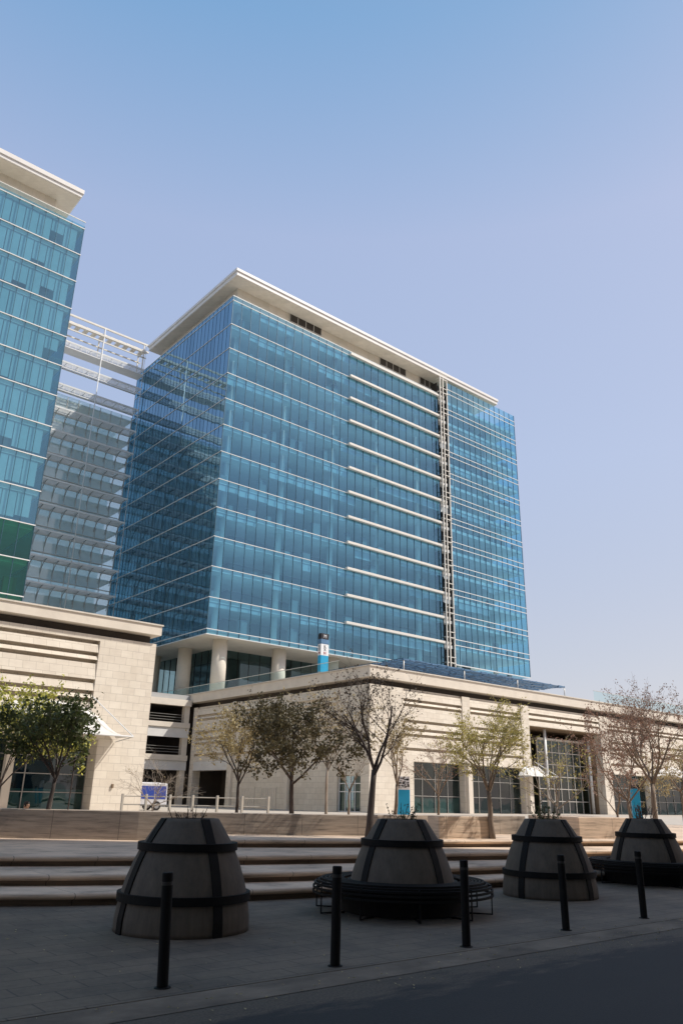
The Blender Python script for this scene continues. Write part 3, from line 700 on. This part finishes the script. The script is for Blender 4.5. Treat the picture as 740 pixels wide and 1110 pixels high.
text(SG, 'lettering', 'M', .5, (49.6, 61.735, 17.25), (R(90), 0, 0), 'totem_white')
def totem(x, y, rz, label, s=1, top_white=True):
    o = empty('information_totem', (x, y, .5), label, 'totem', None)
    q = MB(); q.box(-.3*s, .3*s, -.09, .09, 0, .35); q.build('base', 'totem_white', o, loc=(0, 0, 0), bevel=.01)
    q = MB(); q.box(-.31*s, .31*s, -.1, .1, .355, 1.55*s if top_white else 1.7); q.build('blue_panel', 'totem_blue', o, loc=(0, 0, 0), bevel=.01)
    if top_white:
        q = MB(); q.box(-.31*s, .31*s, -.1, .1, 1.555*s, 2.15*s); q.build('map_panel', 'totem_white', o, loc=(0, 0, 0))
        q = MB(); rr_ = random.Random(2)
        for i in range(46):
            a = rr_.uniform(-.26, .22)*s; z = rr_.uniform(1.6, 2.1)*s; q.box(a, a+rr_.uniform(.04, .1), -.106-.0002*i, -.1005, z, z+rr_.uniform(.02, .06))
        q.build('map_pattern', 'totem_black', o, loc=(0, 0, 0))
    else:
        q = MB(); q.box(-.31*s, .31*s, -.1, .1, 1.705, 1.85); q.build('cap', 'totem_black', o, loc=(0, 0, 0))
    o.rotation_euler = (0, 0, rz); return o
totem(28.0, 28.5, R(-38), 'blue information totem with speckled top panel behind the second planter')
totem(31.1, 18.1, R(-50), 'blue and white information totem beyond the steps on the right', .55, False)

# ================================================================== AWNINGS
def awning(label, x0, x1, yw, zt, zb, out, drop=.0):
    o = empty('awning', ((x0+x1)/2, yw, zb), label, 'awning')
    q = MB(); n, m_ = 14, 8; top = []
    for i in range(n+1):
        for j in range(m_+1):
            u, v = i/n, j/m_; x = x0+(x1-x0)*u
            ridge = 1-abs(2*u-1)**3
            z = zb+(zt-zb)*ridge*(1-v)**1.5+.05*math.sin(3*u); y = yw-.05-out*v*(1-.25*ridge)
            top.append((x, y, z))
    q.v += top+[(x, y, z-.03) for x, y, z in top]; s = len(top)
    for i in range(n):
        for j in range(m_):
            a = i*(m_+1)+j; q.f.append((a, a+1, a+m_+2, a+m_+1)); q.mi.append(0); q.f.append((s+a, s+a+m_+1, s+a+m_+2, s+a+1)); q.mi.append(0)
    q.build('membrane', 'canopy_white', o, smooth=True)
    q = MB()
    for x, s_ in ((x0, 1), (x1, -1)): q.tube([(x+s_*1.9, yw, zt+.5), (x, yw-out, zb)], .04, 6); q.tube([(x, yw, zb-.25), (x, yw-out, zb-.03)], .04, 6)
    q.tube([(x0, yw-out, zb-.02), (x1, yw-out, zb-.02)], .05, 6)
    q.build('support_rod', 'white', o); return o
awning('white tensile awning over the shop window behind the left trees', 13.5, 23.2, 51.0, 7.1, 5.1, 2.6)
awning('white tensile awning beside the recessed main entrance', 68.2, 73.0, 52.6, 5.2, 4.2, 1.6)
awning('white tensile awning on the far right bay of the stone building', 95.5, 104.5, 52.6, 6.2, 5.0, 2.2)

# ================================================================== LOW WALLS ON THE TERRACE
def wall(poly, z0, z1, label, m='travertine'):
    q = MB(); q.prism(poly, z0, z1); o = q.build('terrace_wall', m, bevel=.015); return tag(o, label, 'wall')
wall([(-14, 33.3), (0, 25.2), (6.85, 20.97), (9.47, 18.95), (11.9, 17.5), (14.6, 16.1), (14.9, 16.7), (12.3, 18.1), (9.9, 19.6), (7.3, 21.6), (0, 26), (-14, 34)], .45, 1.17, 'long curved banded travertine wall behind the steps on the left')
wall([(15.0, 16.25), (20.6, 15.7), (20.65, 16.2), (15.1, 16.8)], .6, 1.18, 'banded travertine wall set back behind the middle trees')
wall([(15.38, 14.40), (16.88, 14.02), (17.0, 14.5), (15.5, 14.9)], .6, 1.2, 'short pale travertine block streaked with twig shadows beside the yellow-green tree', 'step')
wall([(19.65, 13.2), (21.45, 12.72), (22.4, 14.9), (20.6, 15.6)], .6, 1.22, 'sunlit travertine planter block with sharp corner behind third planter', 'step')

# ================================================================== PLANTERS, BENCHES, BOLLARDS
def streak(m, c):
    p = N(m, 'ShaderNodeTexCoord').outputs['Object']
    f = noise(m, scaled(m, p, (6, 6, .5)), 1.6, 7, .7); g = noise(m, p, 3.2, 8, .7)
    col = mixc(m, 1, ramp(m, f, [(.32, tuple(x*.78 for x in c)), (.52, c), (.72, tuple(x*1.2 for x in c))]), ramp(m, g, [(.35, (.82, .82, .82)), (.66, (1.12, 1.1, 1.08))]), 'MULTIPLY')
    L(m, col, bsdf(m).inputs['Base Color'])
streak(M['planter'], (.098, .078, .058))
HP = 1.28; RB = .835
PROF = [(0, 1.0), (.12, .995), (.30, .95), (.45, .885), (.6, .80), (.745, .70), (.87, .58), (1.0, .445)]
def prad(t):
    for (a, b), (c, d) in zip(PROF, PROF[1:]):
        if a <= t <= c: return RB*(b+(d-b)*(t-a)/(c-a))
    return RB*.445
def make_planter(loc, label, rot):
    o = empty('bell_planter', loc, label, 'planter', 'bell-shaped planters along the pavement', rot)
    prof = [(prad(i/26), HP*i/26) for i in range(27)]
    q = MB(); pp = [(0.3, .0)]+prof+[(prad(1)-.05, HP), (prad(1)-.06, HP-.08)]; q.lathe(pp, 64); q.build('body', 'planter', o, smooth=True, loc=(0, 0, 0))
    q = MB(); q.lathe([(0, HP-.075), (prad(1)-.05, HP-.075)], 32); q.build('soil', 'soil', o, loc=(0, 0, 0))
    for t, h in ((.30, .095), (.745, .09)):
        z = HP*t; q = MB(); ra, rb = prad(t-h/2/HP)+.028, prad(t+h/2/HP)+.028
        q.lathe([(ra-.05, z-h/2), (ra, z-h/2), (ra, z+h/2), (rb-.05, z+h/2)], 64, close=True); q.build('band', 'black', o, loc=(0, 0, 0))
    for k_ in range(4):
        a = math.pi/2*k_; q = MB(); w_ = .06
        for i in range(26):
            t0, t1 = i/26, (i+1)/26
            for s_ in (1,):
                r0, r1 = prad(t0)+.016, prad(t1)+.016
                ca, sa = math.cos(a), math.sin(a)
                def pt(r, w, z): return (r*ca-w*sa, r*sa+w*ca, z)
                q.face([pt(r0, -w_, HP*t0), pt(r0, w_, HP*t0), pt(r1, w_, HP*t1), pt(r1, -w_, HP*t1)])
                q.face([pt(r0, w_, HP*t0), pt(r0-.04, w_, HP*t0), pt(r1-.04, w_, HP*t1), pt(r1, w_, HP*t1)])
                q.face([pt(r0, -w_, HP*t0), pt(r1, -w_, HP*t1), pt(r1-.04, -w_, HP*t1), pt(r0-.04, -w_, HP*t0)])
        q.build('strap', 'black', o, loc=(0, 0, 0))
    return o
PLN = [((5.5, 9.55, 0), 'nearest dark bell-shaped planter with black straps, leftmost of the four', -62, 32),
       ((9.05, 9.25, 0), 'bell-shaped planter rising inside the round black bench near the centre', -44, 44),
       ((12.86, 9.35, 0), 'bell-shaped planter without a bench, between the two ringed by benches', -39, 58),
       ((17.0, 9.75, 0), 'bell-shaped planter in the bench at the right edge of the photo', -50, 40)]
pl = None
for i, (loc, lab, a0, a1) in enumerate(PLN):
    toc = math.atan2(-loc[1], -loc[0])
    rot = toc+R((a0+a1)/2)+R(45)
    if i == 0: pl = make_planter(loc, lab, rot); o = pl
    else:
        o = copy_tree(pl); o.location = loc; o.rotation_euler = (0, 0, rot); o['label'] = lab
def make_bench(loc, label):
    o = empty('ring_bench', loc, label, 'bench', 'round black benches around planters')
    for k_ in range(9):
        r0 = .88+k_*.052; q = MB(); zt = .45-(.0 if k_ < 7 else (k_-6)*.028)
        q.lathe([(r0, zt-.03), (r0+.034, zt-.03), (r0+.034, zt), (r0, zt)], 72, close=True)
        q.build('seat_ring', 'black', o, loc=(0, 0, 0))
    q = MB()
    for r0, z in ((1.33, .33), (1.335, .27)): q.lathe([(r0, z-.015), (r0+.02, z-.015), (r0+.02, z+.015), (r0, z+.015)], 72, close=True)
    q.build('edge_ring', 'black', o, loc=(0, 0, 0))
    for k_ in range(10):
        a = 2*math.pi*k_/10+.35; c, s = math.cos(a), math.sin(a); q = MB()
        q.tube([(.87*c, .87*s, .40), (1.32*c, 1.32*s, .40), (1.32*c, 1.32*s, .02), (.95*c, .95*s, .02)], .014, 6)
        q.build('leg', 'black', o, loc=(0, 0, 0))
    q = MB(); q.lathe([(.9, .02), (.93, .02), (.93, .36), (.9, .36)], 64, close=True)
    q.build('inner_skirt', 'black', o, loc=(0, 0, 0)); return o
bn = make_bench((9.05, 9.25, .0), 'round black slatted bench encircling the planter near the centre')
o = copy_tree(bn); o.location = (17.0, 9.75, 0); o['label'] = 'round black slatted bench at the right edge, around the farthest planter'
BL = ['leftmost black bollard, standing in front of the nearest planter', 'black bollard in front of the left end of the central round bench',
      'black bollard at the right end of the central round bench', 'black bollard in front of the planter that has no bench', 'rightmost black bollard, in front of the bench at the right edge']
BX = [(3.79, 6.82, -1.5, 4), (5.62, 6.70, 0.6, .5), (7.57, 6.70, 0, 0), (9.63, 6.79, -.6, -1), (11.63, 6.83, .3, .3)]
bo = None
for i, (x, y, tx, ty) in enumerate(BX):
    if i == 0:
        bo = empty('bollard', (x, y, 0), BL[0], 'bollard', 'black bollards along the kerb')
        q = MB(); q.lathe([(0, 0), (.047, 0), (.049, .02), (.049, .895), (.044, .905), (0, .905)], 20); q.build('post', 'black', bo, smooth=False, loc=(0, 0, 0))
        q = MB(); q.lathe([(.049, .80), (.0505, .80), (.0505, .83), (.049, .83)], 20, close=True); q.build('ring', 'dark', bo, loc=(0, 0, 0))
        q = MB(); q.lathe([(0, .0), (.075, .0), (.07, .008), (.05, .01)], 20); q.build('base_plate', 'black', bo, loc=(0, 0, 0)); o = bo
    else:
        o = copy_tree(bo); o.location = (x, y, 0); o['label'] = BL[i]
    o.rotation_euler = (R(tx), R(-ty*.5), 0)

# ================================================================== TREES
def leaf_quad(q, p_, s, rg, mi=1):
    d = Vector((rg.gauss(0, 1), rg.gauss(0, 1), rg.gauss(0, 1))).normalized(); e = d.orthogonal().normalized()
    e.rotate(Quaternion(d, rg.uniform(0, 6.28))); f = d.cross(e)
    l = s*rg.uniform(.7, 1.3); w_ = l*.5
    q.face([p_-e*l*.5, p_+f*w_*.5, p_+e*l*.5, p_-f*w_*.5], mi)
def tree(name, label, base, h, th, spread, seed, leaves, ls, leaf, bk, levels=4, kids_=(4, 4, 4, 3), lean=(0, 0), r0=None, upb=.25, group=None, cat='tree', leafy_from=2):
    rg = random.Random(seed); o = empty(name, base, label, cat, group)
    wood = MB(); crown = MB(); tips = []
    r0 = r0 or h*.014
    # trunk
    tp = []; n = 5
    for i in range(n+1):
        t = i/n; tp.append(Vector((lean[0]*t+rg.uniform(-.03, .03)*h*.15, lean[1]*t+rg.uniform(-.03, .03)*h*.15, -.05+(th+.05)*t)))
    tp[0] = Vector((0, 0, -.1))
    wood.tube(tp, [r0*(1.35-.45*i/n if i else 1.6) for i in range(n+1)], 9)
    topd = (tp[-1]-tp[-2]).normalized()
    def grow(p_, d, length, rad, lv):
        nn = 4 if lv < 3 else 3; pts = [p_]; dd = d.copy()
        for i in range(nn):
            dd = (dd+Vector((rg.gauss(0, .13), rg.gauss(0, .13), rg.gauss(0, .08)+upb*.28))).normalized(); pts.append(pts[-1]+dd*length/nn)
        rs = [rad*(1-.6*i/nn) for i in range(nn+1)]
        (wood if lv < 2 else crown).tube(pts, rs, 6 if lv < 2 else 3, cap=False)
        if lv >= leafy_from:
            tips.append(pts)
        if lv >= levels: return
        kn = kids_[lv] if lv < len(kids_) else 3
        for c_ in range(kn):
            t = .3+.7*(c_+rg.random()*.8)/kn; t = min(t, 1); i = min(int(t*nn), nn-1); q_ = pts[i].lerp(pts[i+1], t*nn-i)
            ax = dd.orthogonal().normalized(); ax.rotate(Quaternion(dd, rg.uniform(0, 6.28)))
            nd = d.lerp(dd, t).normalized(); nd.rotate(Quaternion(ax, R(rg.uniform(22, 52))))
            grow(q_, nd, length*rg.uniform(.5, .72), max(.004, rad*(1-.6*t)*.62), lv+1)
    nl = kids_[0]; L0 = (h-th)*.62
    for i in range(nl):
        a = 2*math.pi*(i+rg.uniform(-.25, .25))/nl; tilt = spread*rg.uniform(.65, 1.15) if i else spread*.2
        d = Vector((math.sin(tilt)*math.cos(a), math.sin(tilt)*math.sin(a), math.cos(tilt)))
        grow(tp[-1] if i < nl-1 else tp[-2].lerp(tp[-1], .6), d, L0*rg.uniform(.85, 1.1), r0*.62, 1)
    lv_ = MB()
    for i in range(leaves):
        pts = rg.choice(tips); k_ = rg.randrange(len(pts)-1); p_ = pts[k_].lerp(pts[k_+1], rg.random())
        p_ = p_+Vector((rg.gauss(0, 1), rg.gauss(0, 1), rg.gauss(0, 1)))*ls*.55
        leaf_quad(crown, p_, ls, rg)
    zmax = max(v[2] for v in crown.v+wood.v); sc = h/zmax
    for mb in (wood, crown): mb.v = [(x*sc if z > th else x, y*sc if z > th else y, z if z <= th else th+(z-th)*(h-th)/(zmax-th)) for x, y, z in mb.v]
    wood.build('trunk', M[bk], o, smooth=True, loc=(0, 0, 0)); crown.build('crown', [M[bk], M[leaf]], o, loc=(0, 0, 0))
    return o
G = 'trees on the plaza behind the terrace wall'
tree('young_tree', 'dense dark green leafy tree propped by a stake in front of the left terrace wall', (7.7, 20.5, .5), 3.65, 1.4, .72, 11, 4600, .125, 'leaf_dark', 'bark_dark', 4, (6, 5, 4, 4), (.1, -.1), .05, .2)
tree('young_tree', 'yellow-green leafy tree at the far left edge, behind the dark green one', (7.4, 23.6, .5), 4.6, 1.3, .8, 12, 6000, .12, 'leaf_lime', 'bark_dark', 4, (5, 5, 4, 4), (.1, 0), .035, .15)
tree('bare_tree', 'low bare spreading tree before the parking gap between the buildings', (14.7, 28.4, .5), 2.9, .7, 1.05, 13, 60, .06, 'leaf_tan', 'bark_pale', 4, (6, 5, 4, 3), (0, 0), .035, .15, G)
tree('sparse_tree', 'sparse yellowish tree with forked trunk left of the dense brown one', (15.8, 24.3, .5), 4.35, 1.55, .62, 14, 2300, .12, 'leaf_tan', 'bark_dark', 4, (5, 4, 4, 3), (0, 0), .05, .2, G)
tree('leafy_tree', 'dense olive-brown tree with spreading limbs in front of the shaded stone wall', (16.15, 21.65, .5), 4.75, 1.6, .85, 15, 9500, .115, 'leaf_brown', 'bark_dark', 4, (6, 5, 4, 4), (0, 0), .07, .12, G)
tree('bare_tree', 'tall thin pale-stemmed tree behind the dense olive-brown one', (20.2, 24.8, .5), 5.9, 2.2, .45, 16, 1300, .10, 'leaf_tan', 'bark_pale', 4, (5, 5, 4, 3), (0, 0), .05, .3, G)
tree('bare_tree', 'slender bare tree right of the glazed side door', (22.2, 25.8, .5), 3.7, 1.4, .55, 17, 60, .06, 'leaf_tan', 'bark', 4, (4, 4, 3, 3), (0, 0), .04, .3, G)
tree('tall_tree', 'tall sparse tree with dark dangling leaves at the end of the left terrace wall', (14.15, 15.65, .68), 4.8, 1.6, .42, 18, 1500, .075, 'leaf_deep', 'bark_dark', 4, (5, 5, 4, 3), (.12, -.05), .075, .35, None)
tree('sparse_tree', 'sparse tree with tan leaves beside the speckled information totem', (20.8, 21.6, .5), 4.6, 1.6, .5, 19, 1500, .10, 'leaf_tan', 'bark', 4, (4, 4, 4, 3), (.1, 0), .06, .3, G)
tree('bare_tree', 'bare brownish tree in front of the first shop window right of the corner', (23.4, 21.9, .5), 4.1, 1.3, .75, 20, 500, .08, 'leaf_pink', 'bark', 4, (5, 5, 4, 3), (0, 0), .045, .2, G)
tree('sparse_tree', 'broad yellow-green sparse tree beside the shadow-streaked travertine block', (16.9, 13.95, .68), 3.75, 1.15, .8, 21, 7500, .062, 'leaf_yellow', 'bark', 4, (6, 5, 5, 4), (-.08, 0), .06, .15)
tree('bare_tree', 'bare tree with pale forked limbs in front of the recessed entrance', (24.5, 17.3, .5), 3.5, .95, .8, 22, 700, .08, 'leaf_yellow', 'bark_pale', 4, (5, 4, 4, 3), (0, 0), .05, .2, G)
tree('sparse_tree', 'reddish brown sparse tree left of the tall bare tree at the right', (25.9, 15.3, .5), 4.9, 1.2, .7, 23, 4600, .08, 'leaf_pink', 'bark', 4, (5, 5, 4, 4), (-.1, 0), .055, .2, G)
tree('tall_tree', 'tallest bare tree with pinkish seed clusters standing over the right roofline', (23.8, 13.25, .55), 5.15, 1.65, .72, 24, 4200, .065, 'leaf_pink', 'bark', 4, (6, 5, 5, 4), (.05, 0), .07, .25, None)
tree('bare_tree', 'small forked tree stem beside the sunlit planter block', (29.0, 17.7, .5), 3.0, .7, .6, 25, 600, .07, 'leaf_pink', 'bark', 3, (3, 4, 4), (0, 0), .05, .2, G)
tree('leafy_tree', 'hanging yellowish tree before the far right shop awning', (36.5, 18.9, .5), 4.3, 1.7, 1.05, 26, 3200, .10, 'leaf_tan', 'bark', 4, (6, 5, 4, 4), (0, 0), .06, .0, G)
# stake beside the dark tree
o = empty('tree_stake', (8.2, 20.35, .5), 'thin dark upright stake beside the dark green tree', 'stake')
q = MB(); q.tube([(0, 0, -.02), (.02, 0, 1.9)], .018, 6); q.build('pole', 'bark_dark', o, loc=(0, 0, 0))
q = MB(); q.tube([(0, 0, 1.3), (-.25, .08, 1.35)], .008, 5); q.build('tie', 'black', o, loc=(0, 0, 0))

def shrub(loc, label, n, h, spread, leaf, bk, seed, leaves, ls=.035):
    rg = random.Random(seed); o = empty('shrub', loc, label, 'plant', 'plants growing in the bell planters')
    a_ = MB(); b_ = MB()
    for i in range(n):
        a = rg.uniform(0, 6.28); rr_ = rg.uniform(0, .2); p0 = Vector((rr_*math.cos(a), rr_*math.sin(a), -.02)); d = Vector((math.cos(a)*spread, math.sin(a)*spread, 1))
        hh = h*rg.uniform(.5, 1.1); pts = [p0]
        for j in range(4): d = d+Vector((rg.gauss(0, .12), rg.gauss(0, .12), 0)); pts.append(pts[-1]+d.normalized()*hh/4)
        a_.tube(pts, [.007, .006, .005, .004, .003], 5)
        for j in range(leaves):
            k_ = rg.randrange(1, 4); p_ = pts[k_].lerp(pts[k_+1], rg.random())+Vector((rg.gauss(0, .02), rg.gauss(0, .02), 0)); leaf_quad(b_, p_, ls, rg, 0)
    a_.build('stem', M[bk], o, loc=(0, 0, 0)); b_.build('foliage', M[leaf], o, loc=(0, 0, 0)); return o
HT = HP-.075
shrub((5.5, 9.55, HT), 'small spiky dark shrub in the nearest planter', 16, .30, .5, 'leaf_deep', 'bark_dark', 1, 5, .03)
shrub((9.05, 9.25, HT), 'thin upright stems in the planter near the centre', 15, .34, .45, 'leaf_dark', 'bark_dark', 2, 8, .04)
shrub((12.86, 9.35, HT), 'dark green shrub with reddish stems in the third planter from the left', 26, .40, .35, 'leaf_dark', 'bark', 3, 14, .045)
shrub((17.0, 9.75, HT), 'dense dark reddish stems in the rightmost planter', 30, .42, .28, 'leaf_pink', 'bark_dark', 4, 9, .035)

# ================================================================== RAILING, VAN, PERSON
o = empty('railing', (17.2, 33.9, .5), 'pale metal railing with thick posts in front of the parking entrance', 'railing')
pts = [(16.3, 34.4), (17.2, 33.9), (18.1, 33.35), (19.0, 32.9), (19.95, 32.35), (20.9, 31.75), (21.9, 31.1)]
for (x, y) in pts:
    q = MB(); q.box(x-.05, x+.05, y-.05, y+.05, .5, 1.6); q.build('post', 'rail', o, bevel=.01)
q = MB()
for z in (.85, 1.15, 1.5):
    for a, b in zip(pts, pts[1:]): q.tube([(*a, z), (*b, z)], .022, 6)
q.build('rail', 'rail', o)
V = empty('van', (27.3, 56.0, .5), 'white van with blue side panel, partly hidden behind the railing', 'van', None, R(-6))
q = MB()
sec = [(-2.3, .35), (-2.3, 1.15), (-2.0, 1.75), (-1.0, 1.95), (1.5, 1.95), (2.3, 1.9), (2.35, .35)]
q.v += [(x, -.9, z) for x, z in sec]+[(x, .9, z) for x, z in sec]; n = len(sec); q.f += [tuple(range(n)), tuple(reversed(range(n, 2*n)))]+[(i, (i+1) % n, n+(i+1) % n, n+i) for i in range(n)]; q.mi += [0]*(n+2)
q.build('body', 'paint_white', V, bevel=.08, loc=(0, 0, 0))
q = MB(); q.box(-.6, 2.2, -.915, -.902, .8, 1.7); q.build('side_panel', 'paint_blue', V, loc=(0, 0, 0))
q = MB(); q.box(-1.8, -.8, -.912, -.902, 1.2, 1.7); q.build('window', 'glass_dark', V, loc=(0, 0, 0))
for x in (-1.5, 1.5):
    for y in (-.9, .9):
        q = MB(); q.tube([(x, y-.1, .33), (x, y+.1, .33)], .33, 20); w = q.build('wheel', 'rubber', V, loc=(0, 0, 0))
        q = MB(); q.tube([(x, y-.12, .33), (x, y+.12, .33)], .18, 16); q.build('rim', 'chrome', w, loc=(0, 0, 0))

# ================================================================== ADDED BLOCK ACROSS THE STREET (unseen behind the camera, throws the shade)
OB = empty('shade_block', (0, -10, .1), 'tall unseen block added across the street behind the camera to shade the foreground', 'building')
XQ = 43.2
q = MB(); q.box(-60, XQ, -30, -10, 0, 62); q.build('wall', 'stone_plain', OB)
q = MB()
for zi in range(15):
    for xi in range(25): q.box(-58+xi*4, -55.6+xi*4, -10+.003, -9.96, 2+zi*4, 4.6+zi*4)
q.build('window', 'mullion', OB)
q = MB(); q.box(-60.4, XQ+.1, -30.4, -9.7, 62, 62.5); q.build('roof', 'slab', OB)

# ================================================================== SEATED PERSON BEHIND THE WALL

def person(loc, label, rz):
    o = empty('person', loc, label, 'person', None, rz)
    J = [((0, 0, .12), .14), ((0, .02, .34), .13), ((0, .03, .52), .15), ((0, .03, .60), .06), ((0, .02, .66), .055)]      # pelvis .. neck
    ed = [(0, 1), (1, 2), (2, 3), (3, 4)]
    def add(p_, r, par): J.append((p_, r)); ed.append((par, len(J)-1)); return len(J)-1
    for sx_ in (-1, 1):
        h = add((.09*sx_, -.02, .10), .09, 0); k_ = add((.13*sx_, -.40, .34), .065, h); a = add((.12*sx_, -.62, .05), .045, k_); add((.12*sx_, -.78, .03), .035, a)
        sh = add((.19*sx_, .03, .52), .06, 2); el = add((.26*sx_, -.05, .28), .045, sh); add((.15*sx_, -.27, .36), .032, el)
    me = bpy.data.meshes.new('body'); me.from_pydata([p_ for p_, r in J], ed, []); b = bpy.data.objects.new('body', me); C.objects.link(b); b.parent = o
    sk = b.modifiers.new('skin', 'SKIN')
    for i, (p_, r) in enumerate(J): me.skin_vertices[0].data[i].radius = (r, r)
    me.skin_vertices[0].data[0].use_root = True
    b.modifiers.new('sub', 'SUBSURF').levels = 2; b.modifiers['sub'].render_levels = 2
    me.materials.append(mat('dark_coat', (.03, .03, .035), .8))
    q = MB(); skin = mat('skin', (.45, .28, .2), .6)
    q.lathe([(.001, -.125), (.045, -.115), (.066, -.07), (.078, 0), (.08, .05), (.066, .095), (.035, .12), (.001, .125)], 20); hd = q.build('head', skin, o, smooth=True, loc=(0, 0, .79)); hd.scale = (.95, 1.12, 1)
    q = MB(); q.tube([(0, -.075, .02), (0, -.10, -.02)], [.008, .014], 8); q.build('nose', skin, hd, smooth=True, loc=(0, 0, 0))
    for sx_ in (-1, 1):
        q = MB(); q.tube([(.03*sx_, -.068, .015), (.03*sx_, -.082, .015)], .009, 8); q.build('eye', 'totem_black', hd, loc=(0, 0, 0))
        q = MB(); q.tube([(.078*sx_, .0, .0), (.09*sx_, .01, .0)], .02, 8); q.build('ear', skin, hd, loc=(0, 0, 0))
    q = MB(); q.lathe([(.088, -.03), (.09, .04), (.076, .10), (.04, .13), (.001, .135)], 20, R(-35), R(215)); q.lathe([(.09, .05), (.076, .10), (.04, .13), (.001, .135)], 20)
    q.build('hair', mat('hair', (.012, .01, .008), .7), hd, smooth=True, loc=(0, 0, 0))
    return o
person((7.97, 22.64, .512), 'person with short black hair sitting low behind the left terrace wall, head showing', R(25))
for o in bpy.data.objects:
    if o.name == 'person': o.scale = (.9, .9, .9)

# dry leaves and grit blown against the kerb and the first step
rg = random.Random(9); q = MB()
for i in range(420):
    x = rg.uniform(0, 22); y = (6.3-.01*x+abs(rg.gauss(0, .28))*rg.choice((-1, -1, 1))) if rg.random() < .72 else rg.uniform(6.7, 10.5)
    z = (-.012 if y < 6.1 else .004)+.004; s_ = rg.uniform(.008, .028); a = rg.uniform(0, 3.14); c_, d_ = math.cos(a)*s_, math.sin(a)*s_
    q.face([(x-c_, y-d_, z), (x+d_*.5, y-c_*.5, z+.004), (x+c_, y+d_, z+.002), (x-d_*.5, y+c_*.5, z+.008)])
tag(q.build('fallen_leaves', 'leaf_tan'), 'scattered dry leaves and grit lying along the kerb', 'leaves', kind='stuff')
